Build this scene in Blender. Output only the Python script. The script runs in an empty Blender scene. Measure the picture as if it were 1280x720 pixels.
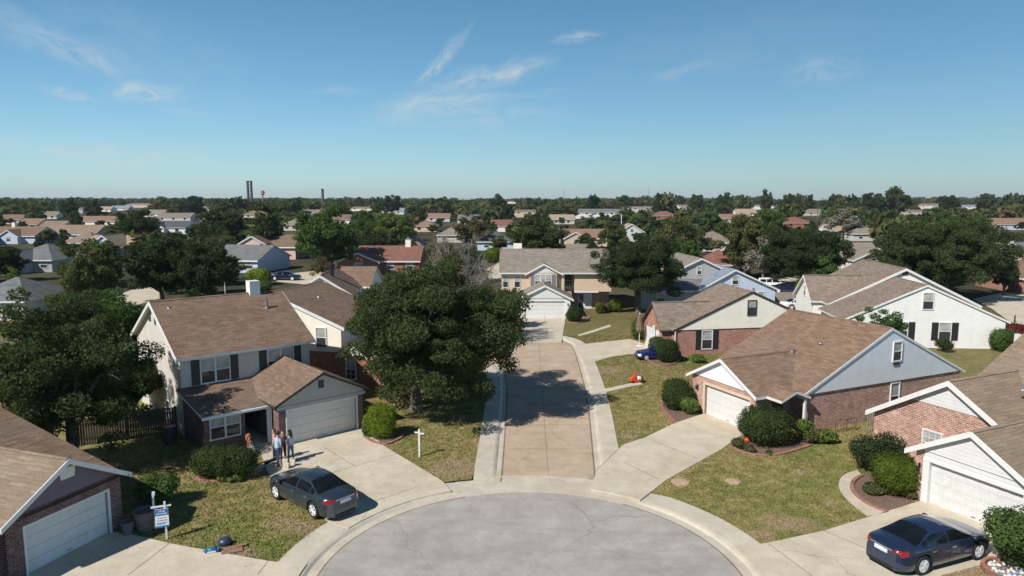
import bpy, bmesh, math, random
import numpy as np
from mathutils import Vector, Matrix
from mathutils.geometry import tessellate_polygon

random.seed(7)
RNG = np.random.default_rng(7)
SC = bpy.context.scene
COL = SC.collection
rad = math.radians

# ------------------------------------------------------------------ camera
F, CAM_H = 880.0, 15.0
PITCH = math.atan2(113, F)
cP, sP = math.cos(PITCH), math.sin(PITCH)

def U(px, py, z=0.0):
    """ground (or height z) point seen at a photograph pixel"""
    dx, dy = (px - 640) / F, (360 - py) / F
    t = (z - CAM_H) / (-sP + dy * cP)
    return dx * t, (cP + dy * sP) * t

def at(px, py, Y):
    dx, dy = (px - 640) / F, (360 - py) / F
    t = Y / (cP + dy * sP)
    return dx * t, CAM_H + (-sP + dy * cP) * t

def PX(X, Y, z=0.0):
    zc = Y * cP + (CAM_H - z) * sP
    return 640 + F * X / zc, 360 + F * ((CAM_H - z) * cP - Y * sP) / zc

cam = bpy.data.cameras.new('camera')
camo = bpy.data.objects.new('camera', cam)
COL.objects.link(camo)
camo.location = (0, 0, CAM_H)
camo.rotation_euler = (math.pi / 2 - PITCH, 0, 0)
cam.sensor_width = 36
cam.lens = 36 * F / 1280
cam.clip_end = 20000
SC.camera = camo

# ------------------------------------------------------------------ node helpers
class NT:
    def __init__(self, tree):
        self.t = tree
    def n(self, typ, ins=None, **props):
        nd = self.t.nodes.new(typ)
        for k, v in props.items():
            setattr(nd, k, v)
        if ins:
            for k, v in ins.items():
                s = nd.inputs[k]
                if isinstance(v, bpy.types.NodeSocket):
                    self.t.links.new(v, s)
                else:
                    s.default_value = v
        return nd
    def math(self, op, a, b=0.0, c=0.0, clamp=False):
        nd = self.n('ShaderNodeMath', {0: a, 1: b, 2: c}, operation=op, use_clamp=clamp)
        return nd.outputs[0]
    def mix(self, fac, a, b, blend='MIX'):
        nd = self.n('ShaderNodeMix', data_type='RGBA', blend_type=blend)
        for i, v in ((0, fac), (6, a), (7, b)):
            s = nd.inputs[i]
            if isinstance(v, bpy.types.NodeSocket):
                self.t.links.new(v, s)
            else:
                s.default_value = v if i == 0 else rgba(v)
        return nd.outputs[2]
    def mul(self, col, fac):
        """colour times a scalar socket"""
        nd = self.n('ShaderNodeVectorMath', operation='SCALE')
        for k, v in ((0, col), (3, fac)):
            if isinstance(v, bpy.types.NodeSocket):
                self.t.links.new(v, nd.inputs[k])
            else:
                nd.inputs[k].default_value = v[:3] if k == 0 else v
        return nd.outputs[0]
    def rng(self, v, a, b, c, d, smooth=False):
        nd = self.n('ShaderNodeMapRange', {0: v, 1: a, 2: b, 3: c, 4: d}, interpolation_type='SMOOTHSTEP' if smooth else 'LINEAR')
        return nd.outputs[0]
    def noise(self, vec, scale, detail=3.0, rough=0.55, dist=0.0):
        nd = self.n('ShaderNodeTexNoise', {'Scale': scale, 'Detail': detail, 'Roughness': rough, 'Distortion': dist})
        if vec is not None:
            self.t.links.new(vec, nd.inputs['Vector'])
        return nd.outputs[0]
    def scalev(self, vec, s):
        return self.n('ShaderNodeMapping', {'Vector': vec, 'Scale': s}).outputs[0]

def rgba(c):
    return (c[0], c[1], c[2], 1.0) if len(c) == 3 else c

MATS = {}
def new_mat(name):
    m = bpy.data.materials.new(name)
    m.use_nodes = True
    m.node_tree.nodes.clear()
    nt = NT(m.node_tree)
    out = nt.n('ShaderNodeOutputMaterial')
    MATS[name] = m
    return m, nt, out

def principled(nt, out, col, rough=0.8, bump=None, bstr=0.3, bdist=0.02, metal=0.0, spec=0.4, coat=0.0):
    p = nt.n('ShaderNodeBsdfPrincipled')
    for k, v in (('Base Color', col), ('Roughness', rough), ('Metallic', metal), ('Specular IOR Level', spec), ('Coat Weight', coat)):
        if isinstance(v, bpy.types.NodeSocket):
            nt.t.links.new(v, p.inputs[k])
        else:
            p.inputs[k].default_value = rgba(v) if k == 'Base Color' else v
    if bump is not None:
        b = nt.n('ShaderNodeBump', {'Height': bump, 'Strength': bstr, 'Distance': bdist})
        nt.t.links.new(b.outputs[0], p.inputs['Normal'])
    nt.t.links.new(p.outputs[0], out.inputs[0])
    return p

def plain(name, col, rough=0.6, metal=0.0, spec=0.4, var=0.12, scale=3.0, coat=0.0):
    if name in MATS: return MATS[name]
    m, nt, out = new_mat(name)
    o = nt.n('ShaderNodeTexCoord').outputs['Object']
    f = nt.rng(nt.noise(o, scale, 4), 0.3, 0.7, 1 - var, 1 + var)
    principled(nt, out, nt.mul(col, f), rough, metal=metal, spec=spec, coat=coat)
    return m

def shingle(name, c, row=0.17, width=0.5, var=0.22):
    if name in MATS: return MATS[name]
    m, nt, out = new_mat(name)
    tc = nt.n('ShaderNodeTexCoord')
    uv = tc.outputs['UV']
    wob = nt.noise(uv, 0.8, 2)
    uvw = nt.n('ShaderNodeVectorMath', {0: uv, 1: nt.n('ShaderNodeCombineXYZ', {'Y': nt.math('MULTIPLY', wob, 0.10)}).outputs[0]}, operation='ADD').outputs[0]
    b = nt.n('ShaderNodeTexBrick', {'Vector': uvw, 'Color1': rgba([x * (1 - var) for x in c]), 'Color2': rgba([x * (1 + var) for x in c]),
             'Mortar': rgba([x * 0.62 for x in c]), 'Scale': 1.0, 'Mortar Size': 0.012, 'Mortar Smooth': 0.3, 'Bias': 0.0, 'Brick Width': width, 'Row Height': row})
    streak = nt.noise(nt.scalev(uv, (0.9, 8.0, 1)), 1.0, 4, 0.65)
    big = nt.noise(tc.outputs['Object'], 0.45, 4, 0.6)
    fine = nt.noise(uv, 9.0, 2, 0.6)
    f = nt.math('MULTIPLY', nt.math('MULTIPLY', nt.rng(streak, 0.3, 0.7, 0.86, 1.14), nt.rng(big, 0.3, 0.7, 0.92, 1.08)), nt.rng(fine, 0.3, 0.7, 0.86, 1.14))
    grey = (0.78 * sum(c) / 3 + 0.02,) * 3
    col = nt.mix(nt.rng(nt.noise(tc.outputs['Object'], 0.22, 3), 0.48, 0.75, 0.0, 0.30), nt.mul(b.outputs[0], f), grey)
    principled(nt, out, col, 0.95, b.outputs[1], -0.4, 0.01, spec=0.2)
    return m

def brickmat(name, c1, c2, mortar, var=0.2):
    if name in MATS: return MATS[name]
    m, nt, out = new_mat(name)
    tc = nt.n('ShaderNodeTexCoord')
    uv = tc.outputs['UV']
    b = nt.n('ShaderNodeTexBrick', {'Vector': uv, 'Color1': rgba(c1), 'Color2': rgba(c2), 'Mortar': rgba(mortar), 'Scale': 1.0,
             'Mortar Size': 0.013, 'Mortar Smooth': 0.2, 'Bias': -0.1, 'Brick Width': 0.27, 'Row Height': 0.098})
    f = nt.math('MULTIPLY', nt.rng(nt.noise(uv, 1.1, 4, 0.65), 0.3, 0.7, 1 - var, 1 + var), nt.rng(nt.noise(nt.scalev(uv, (3.7, 10.2, 1)), 1, 2), 0.3, 0.7, 0.75, 1.25))
    wash = nt.rng(nt.noise(uv, 2.1, 5, 0.7), 0.55, 0.72, 0.0, 0.35)
    col = nt.mix(wash, nt.mul(b.outputs[0], f), mortar)
    principled(nt, out, col, 0.9, b.outputs[1], -0.5, 0.01, spec=0.25)
    return m

def siding(name, c, lap=0.2, dark=0.72, vertical=False):
    if name in MATS: return MATS[name]
    m, nt, out = new_mat(name)
    tc = nt.n('ShaderNodeTexCoord')
    sep = nt.n('ShaderNodeSeparateXYZ', {0: tc.outputs['UV']})
    fr = nt.math('FRACT', nt.math('DIVIDE', sep.outputs[0 if vertical else 1], lap))
    groove = nt.rng(fr, 0.0, 0.16, dark, 1.0)
    f = nt.math('MULTIPLY', groove, nt.rng(nt.noise(tc.outputs['Object'], 1.3, 5, 0.65), 0.3, 0.7, 0.93, 1.05))
    dirt = nt.rng(nt.noise(nt.scalev(tc.outputs['UV'], (2.2, 0.35, 1)), 1.0, 4), 0.55, 0.8, 0.0, 0.22)
    col = nt.mix(dirt, nt.mul(c, f), [x * 0.7 for x in c])
    principled(nt, out, col, 0.65, fr, -0.25, 0.012, spec=0.3)
    return m

def stucco(name, c):
    if name in MATS: return MATS[name]
    m, nt, out = new_mat(name)
    tc = nt.n('ShaderNodeTexCoord')
    o = tc.outputs['Object']
    f = nt.math('MULTIPLY', nt.rng(nt.noise(o, 1.2, 5, 0.65), 0.3, 0.7, 0.92, 1.06), nt.rng(nt.noise(o, 30, 2), 0.3, 0.7, 0.95, 1.05))
    dirt = nt.rng(nt.noise(nt.scalev(tc.outputs['UV'], (1.6, 0.25, 1)), 1.0, 4), 0.55, 0.8, 0.0, 0.25)
    principled(nt, out, nt.mix(dirt, nt.mul(c, f), [x * 0.66 for x in c]), 0.9, nt.noise(o, 60, 2), 0.2, 0.01, spec=0.2)
    return m

def pavement(name, c, stain, crack=0.5, cscale=0.22, stain_amt=0.5, streak=None, grit=0.12):
    if name in MATS: return MATS[name]
    m, nt, out = new_mat(name)
    tc = nt.n('ShaderNodeTexCoord')
    o = tc.outputs['Object']
    f = nt.math('MULTIPLY', nt.rng(nt.noise(o, 0.9, 6, 0.7), 0.28, 0.72, 0.84, 1.14), nt.rng(nt.noise(o, 22, 3, 0.7), 0.3, 0.7, 1 - grit, 1 + grit))
    col = nt.mul(c, f)
    s = nt.rng(nt.noise(o, 0.33, 5, 0.65, 0.6), 0.45, 0.75, 0.0, stain_amt)
    col = nt.mix(s, col, stain)
    sp = nt.rng(nt.noise(o, 2.7, 3, 0.6), 0.66, 0.74, 0.0, 0.35)
    col = nt.mix(sp, col, [x * 0.55 for x in c])
    oil = nt.rng(nt.noise(o, .55, 2, .5), .68, .74, 0, .30)
    col = nt.mix(oil, col, [x * .45 for x in c])
    if streak:
        st = nt.rng(nt.noise(nt.n('ShaderNodeMapping', {'Vector': o, 'Rotation': (0, 0, rad(streak[0])), 'Scale': (0.16, 1.5, 1)}).outputs[0], 1.0, 4, 0.6), 0.48, 0.72, 0, streak[1])
        col = nt.mix(st, col, streak[2])
    if crack:
        wv = nt.n('ShaderNodeVectorMath', {0: o, 1: nt.n('ShaderNodeVectorMath', {0: nt.n('ShaderNodeTexNoise', {'Vector': o, 'Scale': 0.7, 'Detail': 4.0}).outputs[1], 3: 1.6}, operation='SCALE').outputs[0]}, operation='ADD').outputs[0]
        v = nt.n('ShaderNodeTexVoronoi', {'Vector': wv, 'Scale': cscale}, feature='DISTANCE_TO_EDGE', voronoi_dimensions='2D').outputs[0]
        ck = nt.math('MULTIPLY', nt.rng(v, 0.0, 0.012, 1.0, 0.0), nt.rng(nt.noise(o, 0.18, 2), 0.45, 0.6, 0.0, crack))
        col = nt.mix(ck, col, [x * 0.35 for x in c])
    principled(nt, out, col, 0.92, nt.noise(o, 40, 3), 0.15, 0.01, spec=0.25)
    return m

def leafmat(name, c, var=0.45, warm=0.25, trans=0.34):
    if name in MATS: return MATS[name]
    m, nt, out = new_mat(name)
    g = nt.n('ShaderNodeNewGeometry')
    o = nt.n('ShaderNodeTexCoord').outputs['Object']
    r = g.outputs['Random Per Island']
    f = nt.math('MULTIPLY', nt.rng(r, 0, 1, 1 - var, 1 + var), nt.rng(nt.noise(o, 0.75, 3), 0.3, 0.7, 0.72, 1.32))
    col = nt.mul(c, f)
    w = nt.rng(nt.noise(o, 0.9, 2, 0.6), 0.45, 0.75, 0.0, warm)
    col = nt.mix(w, col, (c[0] * 1.7 + 0.006, c[1] * 1.45, c[2] * 0.9))
    d = nt.n('ShaderNodeBsdfPrincipled', {'Base Color': col, 'Roughness': 0.8, 'Specular IOR Level': 0.08})
    t = nt.n('ShaderNodeBsdfTranslucent', {'Color': nt.mix(0.5, col, (c[0] * 1.45, c[1] * 1.75, c[2] * 0.7))})
    x = nt.n('ShaderNodeMixShader', {0: trans, 1: d.outputs[0], 2: t.outputs[0]})
    nt.t.links.new(x.outputs[0], out.inputs[0])
    return m

def glassmat(name, c, rough=0.08, spec=0.6, coat=0.0):
    if name in MATS: return MATS[name]
    m, nt, out = new_mat(name)
    o = nt.n('ShaderNodeTexCoord').outputs['Object']
    principled(nt, out, nt.mul(c, nt.rng(nt.noise(o, 1.7, 2), 0.3, 0.7, 0.7, 1.3)), rough, spec=spec, coat=coat)
    return m

# ------------------------------------------------------------------ mesh builder
class MB:
    def __init__(s):
        s.v, s.f, s.m = [], [], []
    def poly(s, pts, m=0):
        i = len(s.v)
        s.v += [tuple(p) for p in pts]
        s.f.append(list(range(i, i + len(pts))))
        s.m.append(m)
    def box(s, a0, a1, b0, b1, z0, z1, m=0):
        i = len(s.v)
        s.v += [(a0, b0, z0), (a1, b0, z0), (a1, b1, z0), (a0, b1, z0), (a0, b0, z1), (a1, b0, z1), (a1, b1, z1), (a0, b1, z1)]
        for q in ((3, 2, 1, 0), (4, 5, 6, 7), (0, 1, 5, 4), (1, 2, 6, 5), (2, 3, 7, 6), (3, 0, 4, 7)):
            s.f.append([i + k for k in q]); s.m.append(m)
    def prism(s, pts, vec, m=0, mside=None):
        """closed solid: polygon pts swept along vec"""
        n, i = len(pts), len(s.v)
        s.v += [tuple(p) for p in pts] + [(p[0] + vec[0], p[1] + vec[1], p[2] + vec[2]) for p in pts]
        s.f.append([i + k for k in range(n)]); s.m.append(m)
        s.f.append([i + n + k for k in reversed(range(n))]); s.m.append(m if mside is None else mside)
        for k in range(n):
            k2 = (k + 1) % n
            s.f.append([i + k2, i + k, i + n + k, i + n + k2]); s.m.append(m if mside is None else mside)
    def tube(s, p, q, r0, r1, n=8, m=0, cap=True):
        p, q = Vector(p), Vector(q)
        d = (q - p).normalized()
        u = d.orthogonal().normalized(); w = d.cross(u)
        i = len(s.v)
        for c, r in ((p, r0), (q, r1)):
            for k in range(n):
                t = 2 * math.pi * k / n
                s.v.append(tuple(c + (u * math.cos(t) + w * math.sin(t)) * r))
        for k in range(n):
            k2 = (k + 1) % n
            s.f.append([i + k, i + k2, i + n + k2, i + n + k]); s.m.append(m)
        if cap:
            s.f.append([i + k for k in reversed(range(n))]); s.m.append(m)
            s.f.append([i + n + k for k in range(n)]); s.m.append(m)
    def path(s, pts, rs, n=8, m=0):
        for k in range(len(pts) - 1):
            s.tube(pts[k], pts[k + 1], rs[k], rs[k + 1], n, m)
    def lathe(s, prof, c=(0, 0, 0), n=20, m=0, axis='z'):
        i = len(s.v)
        for r, z in prof:
            for k in range(n):
                t = 2 * math.pi * k / n
                x, y = r * math.cos(t), r * math.sin(t)
                s.v.append((c[0] + x, c[1] + y, c[2] + z) if axis == 'z' else (c[0] + x, c[1] + z, c[2] + y))
        for j in range(len(prof) - 1):
            for k in range(n):
                k2 = (k + 1) % n
                s.f.append([i + j * n + k, i + j * n + k2, i + (j + 1) * n + k2, i + (j + 1) * n + k]); s.m.append(m)
        s.f.append([i + k for k in reversed(range(n))]); s.m.append(m)
        s.f.append([i + (len(prof) - 1) * n + k for k in range(n)]); s.m.append(m)
    def sheet(s, pts, z, m=0):
        tri = tessellate_polygon([[Vector((p[0], p[1], 0)) for p in pts]])
        i = len(s.v)
        s.v += [(p[0], p[1], z) for p in pts]
        for t in tri:
            s.f.append([i + k for k in t]); s.m.append(m)
    def slab(s, pts, z0, z1, m=0):
        """flat slab with an outline: top sheet plus edges"""
        s.sheet(pts, z1, m)
        n = len(pts)
        for k in range(n):
            p, q = pts[k], pts[(k + 1) % n]
            s.poly([(p[0], p[1], z0), (q[0], q[1], z0), (q[0], q[1], z1), (p[0], p[1], z1)], m)
    def build(s, name, mats, parent=None, smooth=False, fix=True, loc=None, rz=0.0):
        me = bpy.data.meshes.new(name)
        me.from_pydata(s.v, [], s.f)
        if not isinstance(mats, (list, tuple)): mats = [mats]
        for mt in mats: me.materials.append(mt)
        me.polygons.foreach_set('material_index', s.m)
        if fix:
            bm = bmesh.new(); bm.from_mesh(me)
            bmesh.ops.recalc_face_normals(bm, faces=bm.faces)
            bm.to_mesh(me); bm.free()
        if smooth:
            me.polygons.foreach_set('use_smooth', [True] * len(me.polygons))
        me.update()
        auto_uv(me)
        return link(name, me, parent, loc, rz)

def auto_uv(me):
    """UVs in metres: u along the level direction of each face, v up its slope"""
    uvl = me.uv_layers.new(name='UVMap')
    nl = len(me.loops)
    co = np.empty(len(me.vertices) * 3, np.float32); me.vertices.foreach_get('co', co); co = co.reshape(-1, 3)
    vi = np.empty(nl, np.int32); me.loops.foreach_get('vertex_index', vi)
    npoly = len(me.polygons)
    nr = np.empty(npoly * 3, np.float32); me.polygons.foreach_get('normal', nr); nr = nr.reshape(-1, 3)
    lt = np.empty(npoly, np.int32); me.polygons.foreach_get('loop_total', lt)
    n = np.repeat(nr, lt, axis=0)
    u = np.stack([-n[:, 1], n[:, 0], np.zeros(len(n), np.float32)], 1)
    L = np.linalg.norm(u, axis=1)
    flat = L < 0.05
    u[flat] = (1, 0, 0); L[flat] = 1
    u /= L[:, None]
    v = np.cross(n, u)
    p = co[vi]
    uv = np.stack([(p * u).sum(1), (p * v).sum(1)], 1).astype(np.float32)
    uvl.data.foreach_set('uv', uv.ravel())

def link(name, data, parent=None, loc=None, rz=0.0):
    o = bpy.data.objects.new(name, data)
    COL.objects.link(o)
    if parent is not None: o.parent = parent
    if loc is not None: o.location = loc
    o.rotation_euler[2] = rz
    return o

def tag(o, label=None, cat=None, group=None, kind=None):
    if label: o['label'] = label
    if cat: o['category'] = cat
    if group: o['group'] = group
    if kind: o['kind'] = kind
    return o

def thing(name, label, cat, loc=(0, 0, 0), rz=0.0, group=None):
    o = link(name, None, None, loc, rz)
    o.empty_display_size = 0.3
    return tag(o, label, cat, group)

def struct(o, label, cat):
    return tag(o, label, cat, kind='structure')

def mesh_np(name, verts, nquad, mats, parent=None):
    """fast mesh of separate quads; verts (nquad*4,3)"""
    me = bpy.data.meshes.new(name)
    nv = len(verts)
    me.vertices.add(nv); me.vertices.foreach_set('co', verts.astype(np.float32).ravel())
    me.loops.add(nv); me.loops.foreach_set('vertex_index', np.arange(nv, dtype=np.int32))
    me.polygons.add(nquad)
    k = nv // nquad
    me.polygons.foreach_set('loop_start', np.arange(0, nv, k, dtype=np.int32))
    try: me.polygons.foreach_set('loop_total', np.full(nquad, k, np.int32))
    except Exception: pass
    for mt in (mats if isinstance(mats, (list, tuple)) else [mats]): me.materials.append(mt)
    me.update(calc_edges=True)
    return me
# ------------------------------------------------------------------ palette
M = {}
def S3(r, g, b):  # sRGB 0-255 -> linear
    f = lambda x: ((x / 255 + 0.055) / 1.055) ** 2.4 if x > 10 else x / 255 / 12.92
    return (f(r), f(g), f(b))
M['roof_brown'] = shingle('roof_brown', S3(124, 103, 87))
M['roof_red'] = shingle('roof_red_brown', S3(130, 107, 90))
M['roof_tan'] = shingle('roof_tan', S3(138, 121, 103), row=0.2, width=0.9, var=0.13)
M['roof_greytan'] = shingle('roof_grey_tan', S3(134, 126, 115))
M['roof_taupe'] = shingle('roof_taupe', S3(132, 118, 106))
M['roof_grey'] = shingle('roof_grey', S3(112, 113, 114))
M['roof_blue'] = shingle('roof_blue_grey', S3(128, 138, 152))
M['roof_dark'] = shingle('roof_dark_grey', S3(86, 88, 92))
M['roof_brick'] = shingle('roof_brick_red', S3(128, 90, 78))
M['roof_orange'] = shingle('roof_orange_brown', S3(138, 111, 94))
M['roof_lighttan'] = shingle('roof_light_tan', S3(160, 142, 120))
M['brick_red'] = brickmat('brick_red', S3(134, 74, 60), S3(166, 110, 92), S3(186, 168, 154))
M['brick_pink'] = brickmat('brick_pink', S3(148, 98, 86), S3(182, 142, 126), S3(200, 184, 172), 0.2)
M['brick_dark'] = brickmat('brick_dark', S3(92, 58, 58), S3(120, 88, 84), S3(140, 128, 124))
M['brick_orange'] = brickmat('brick_orange', S3(140, 80, 62), S3(160, 104, 84), S3(160, 138, 122), 0.12)
M['brick_tan'] = brickmat('brick_tan', S3(176, 146, 120), S3(196, 166, 140), S3(196, 182, 164), 0.1)
M['white_trim'] = plain('white_trim', (0.69, 0.69, 0.68), 0.5, var=0.05)
M['white_side'] = siding('white_siding', (0.80, 0.795, 0.77), 0.22)
M['white_side2'] = siding('white_siding_bright', (0.66, 0.66, 0.655), 0.2, 0.62)
M['white_wall'] = stucco('white_wall', (0.74, 0.73, 0.70))
M['cream'] = stucco('cream_wall', (0.83, 0.78, 0.67))
M['beige'] = stucco('beige_wall', (0.57, 0.53, 0.485))
M['tan_wall'] = stucco('tan_wall', (0.62, 0.48, 0.36))
M['pink_wall'] = stucco('pink_wall', (0.68, 0.50, 0.46))
M['blue_wall'] = siding('pale_blue_siding', (0.52, 0.60, 0.72), 0.24, 0.8)
M['bluegrey_wall'] = siding('blue_grey_siding', (0.72, 0.76, 0.80), 0.3, 0.9, vertical=True)
M['grey_wall'] = stucco('grey_wall', (0.40, 0.39, 0.38))
M['greyside'] = siding('grey_gable_board', (0.42, 0.40, 0.37), 0.25, 0.8)
M['purple_board'] = siding('plum_gable_board', (0.16, 0.13, 0.17), 0.3, 0.85, vertical=True)
M['dark_trim'] = plain('dark_trim', (0.045, 0.038, 0.035), 0.5)
M['shutter'] = siding('shutter_paint', (0.055, 0.052, 0.055), 0.06, 0.6)
M['shutter_grey'] = siding('shutter_grey', (0.20, 0.19, 0.20), 0.06, 0.6)
M['shutter_blk'] = siding('shutter_black', (0.025, 0.02, 0.024), 0.06, 0.6)
M['door_white'] = plain('garage_door_white', (0.64, 0.64, 0.635), 0.45, var=0.06)
M['door_cream'] = plain('garage_door_cream', (0.66, 0.63, 0.58), 0.5, var=0.05)
M['door_dark'] = plain('front_door_dark', (0.05, 0.03, 0.022), 0.4)
M['glass'] = glassmat('window_glass', (0.035, 0.04, 0.045), 0.06)
M['blind'] = glassmat('blind_behind_glass', (0.36, 0.37, 0.36), 0.15)
M['black'] = plain('black_metal', (0.02, 0.02, 0.022), 0.4)
M['grey_metal'] = plain('grey_metal', (0.30, 0.31, 0.33), 0.4, 0.6)
M['concrete'] = pavement('driveway_concrete', S3(194, 184, 166), S3(166, 146, 118), 0.5, 0.2, 0.55)
M['concrete2'] = pavement('walk_concrete', S3(190, 182, 166), S3(160, 142, 118), 0.3, 0.3, 0.5)
M['road'] = pavement('street_concrete', S3(180, 161, 140), S3(158, 134, 112), 0.35, 0.13, 0.7, streak=(90, 0.3, S3(150, 126, 104)))
M['asphalt'] = pavement('turning_circle_asphalt', S3(166, 160, 154), S3(138, 129, 123), 0.4, 0.16, 0.7, grit=0.22, streak=(28, .35, S3(138, 132, 126)))
M['gutter'] = pavement('gutter_dirt', S3(132, 118, 104), S3(96, 84, 72), 0.0, 0.2, 0.7)
M['bark'] = plain('bark', (0.11, 0.09, 0.07), 0.95, var=0.4, scale=6)
M['bark_grey'] = plain('bark_grey', (0.24, 0.21, 0.19), 0.95, var=0.3, scale=6)
M['mulch'] = plain('mulch', S3(112, 92, 80), 0.95, var=0.5, scale=14)
M['edging'] = brickmat('edging_brick', S3(140, 84, 68), S3(160, 108, 90), S3(150, 132, 120))
M['fence_wood_shaded'] = siding('fence_wood_shaded', (0.085, 0.062, 0.048), 0.14, 0.4, vertical=True)  # wood colour lowered to stand in for shadow on the fence
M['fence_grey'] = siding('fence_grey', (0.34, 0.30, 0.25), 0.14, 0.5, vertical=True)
M['leaf_oak'] = leafmat('leaf_dark_oak', (0.062, 0.084, 0.035), 0.38, 0.35)
M['leaf_dark'] = leafmat('leaf_very_dark', (0.042, 0.065, 0.027), 0.38, 0.3)
M['leaf_green'] = leafmat('leaf_green', (0.074, 0.123, 0.037), 0.45, 0.3)
M['leaf_light'] = leafmat('leaf_light_green', (0.126, 0.176, 0.046), 0.4, 0.3)
M['leaf_olive'] = leafmat('leaf_olive', (0.102, 0.113, 0.044), 0.45, 0.35)
M['leaf_brown'] = leafmat('leaf_brownish', (0.126, 0.111, 0.055), 0.4, 0.3)
M['leaf_grey'] = leafmat('twig_grey', (0.196, 0.180, 0.145), 0.35, 0.1, 0.05)
M['leaf_hedge'] = leafmat('leaf_hedge', (0.048, 0.070, 0.024), 0.5, 0.35)
M['leaf_bright'] = leafmat('leaf_bright_hedge', (0.149, 0.195, 0.024), 0.4, 0.3)
M['leaf_boxwood'] = leafmat('leaf_boxwood', (0.090, 0.126, 0.020), 0.45, 0.3)
M['leaf_red'] = leafmat('leaf_red_bloom', (0.147, 0.031, 0.035), 0.4, 0.2)

# ------------------------------------------------------------------ house kit (local axes: a along the front, b to the back, z up)
def PT(axis, s, r, z):
    return (s, r, z) if axis == 'b' else (r, s, z)

def roof_gable(mb, axis, r0, r1, s0, s1, ze, zr, sr=None, ov=0.35, ro=0.3, t=0.17, ro2=None):
    sr = (s0 + s1) / 2 if sr is None else sr
    ro2 = ro if ro2 is None else ro2
    q0, q1 = r0 - ro, r1 + ro2
    for se, sg in ((s0, -1), (s1, 1)):
        k = (zr - ze) / abs(sr - se)
        so, zo = se + sg * ov, ze - ov * k
        top = [PT(axis, so, q0, zo), PT(axis, so, q1, zo), PT(axis, sr, q1, zr), PT(axis, sr, q0, zr)]
        mb.prism(top, (0, 0, -t), 0, 1)
    # ridge cap
    mb.prism([PT(axis, sr - 0.14, q0 - .004, zr - 0.03), PT(axis, sr, q0 - .004, zr + 0.035), PT(axis, sr + 0.14, q0 - .004, zr - 0.03)], (PT(axis, 0, q1 - q0 + .008, 0)), 0)

def rake(mb, axis, r, s0, s1, ze, zr, sr=None, ov=0.35, h=0.24, t=0.05, out=-1):
    """white barge boards under one roof end"""
    sr = (s0 + s1) / 2 if sr is None else sr
    for se, sg in ((s0, -1), (s1, 1)):
        k = (zr - ze) / abs(sr - se)
        so, zo = se + sg * (ov + .01), ze - (ov + .01) * k
        pts = [PT(axis, so, r, zo - .02), PT(axis, sr, r, zr - .02), PT(axis, sr, r, zr - h - .02), PT(axis, so, r, zo - h - .02)]
        mb.prism(pts, PT(axis, 0, out * t, 0))

def walls(mb, axis, r0, r1, s0, s1, z0, ze, zr=None, sr=None, d=0.10, ends=(1, 1), lift=0.0):
    """box walls; with zr the two ends run up as gables"""
    sr = (s0 + s1) / 2 if sr is None else sr
    for s in (s0, s1):
        mb.poly([PT(axis, s, r0, z0), PT(axis, s, r1, z0), PT(axis, s, r1, ze - d), PT(axis, s, r0, ze - d)])
    for e, r in zip(ends, (r0, r1)):
        if not e: continue
        p = [PT(axis, s0, r, z0), PT(axis, s1, r, z0), PT(axis, s1, r, ze - d)]
        if zr: p.append(PT(axis, sr, r, zr - d))
        p.append(PT(axis, s0, r, ze - d))
        mb.poly(p)

def gable_tri(mb, axis, r, s0, s1, ze, zr, sr=None, d=0.10, t=0.12, out=-1):
    sr = (s0 + s1) / 2 if sr is None else sr
    pts = [PT(axis, s0, r, ze - d), PT(axis, s1, r, ze - d), PT(axis, sr, r, zr - d)]
    mb.prism(pts, PT(axis, 0, out * t, 0))

FACE = {'-b': 0.0, '+a': math.pi / 2, '+b': math.pi, '-a': -math.pi / 2}

def window(house, pos, face, w, h, sash=1, shutters=None, sw=0.42, trim=None, upper='blind', grid=0, proud=0.0):
    """frame on the wall plane with a pane child; shutters hang beside it"""
    trim = trim or M['white_trim']
    fr = MB(); x = w / 2
    y0, y1 = -0.075 - proud, 0.03
    fr.box(-x - .07, x + .07, y0, y1, -.09, 0); fr.box(-x - .07, x + .07, y0, y1, h, h + .08)
    fr.box(-x - .07, -x, y0, y1, 0, h); fr.box(x, x + .07, y0, y1, 0, h)
    for k in range(1, sash):
        c = -x + w * k / sash
        fr.box(c - .06, c + .06, y0 + .004, y1, 0, h)
    for k in range(sash):
        l, r = -x + w * k / sash + (.06 if k else 0), -x + w * (k + 1) / sash - (.06 if k < sash - 1 else 0)
        fr.box(l, r, y0 + .02, y1, h * .5 - .025, h * .5 + .025)
        for g in range(1, grid):
            gx = l + (r - l) * g / grid
            fr.box(gx - .012, gx + .012, y0 + .028, y1, 0, h * .5 - .025); fr.box(gx - .012, gx + .012, y0 + .028, y1, h * .5 + .025, h)
        if grid:
            for gz in (h * .25, h * .75):
                fr.box(l, r, y0 + .03, y1, gz - .012, gz + .012)
    o = fr.build('window', trim, house, loc=pos, rz=FACE[face])
    pn = MB()
    pn.poly([(-x, -.028 - proud, 0), (x, -.028 - proud, 0), (x, -.028 - proud, h / 2), (-x, -.028 - proud, h / 2)], 0)
    pn.poly([(-x, -.028 - proud, h / 2), (x, -.028 - proud, h / 2), (x, -.028 - proud, h), (-x, -.028 - proud, h)], 1)
    pn.build('pane', [M['glass'], M[upper]], o, fix=False)
    if shutters is not None:
        for sg in (-1, 1):
            sb = MB(); c = sg * (x + .07 + .03 + sw / 2)
            sb.box(c - sw / 2, c + sw / 2, -.05, .02, -.06, h + .05)
            sb.build('shutter', shutters, house, loc=pos, rz=FACE[face])
    return o

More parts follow.
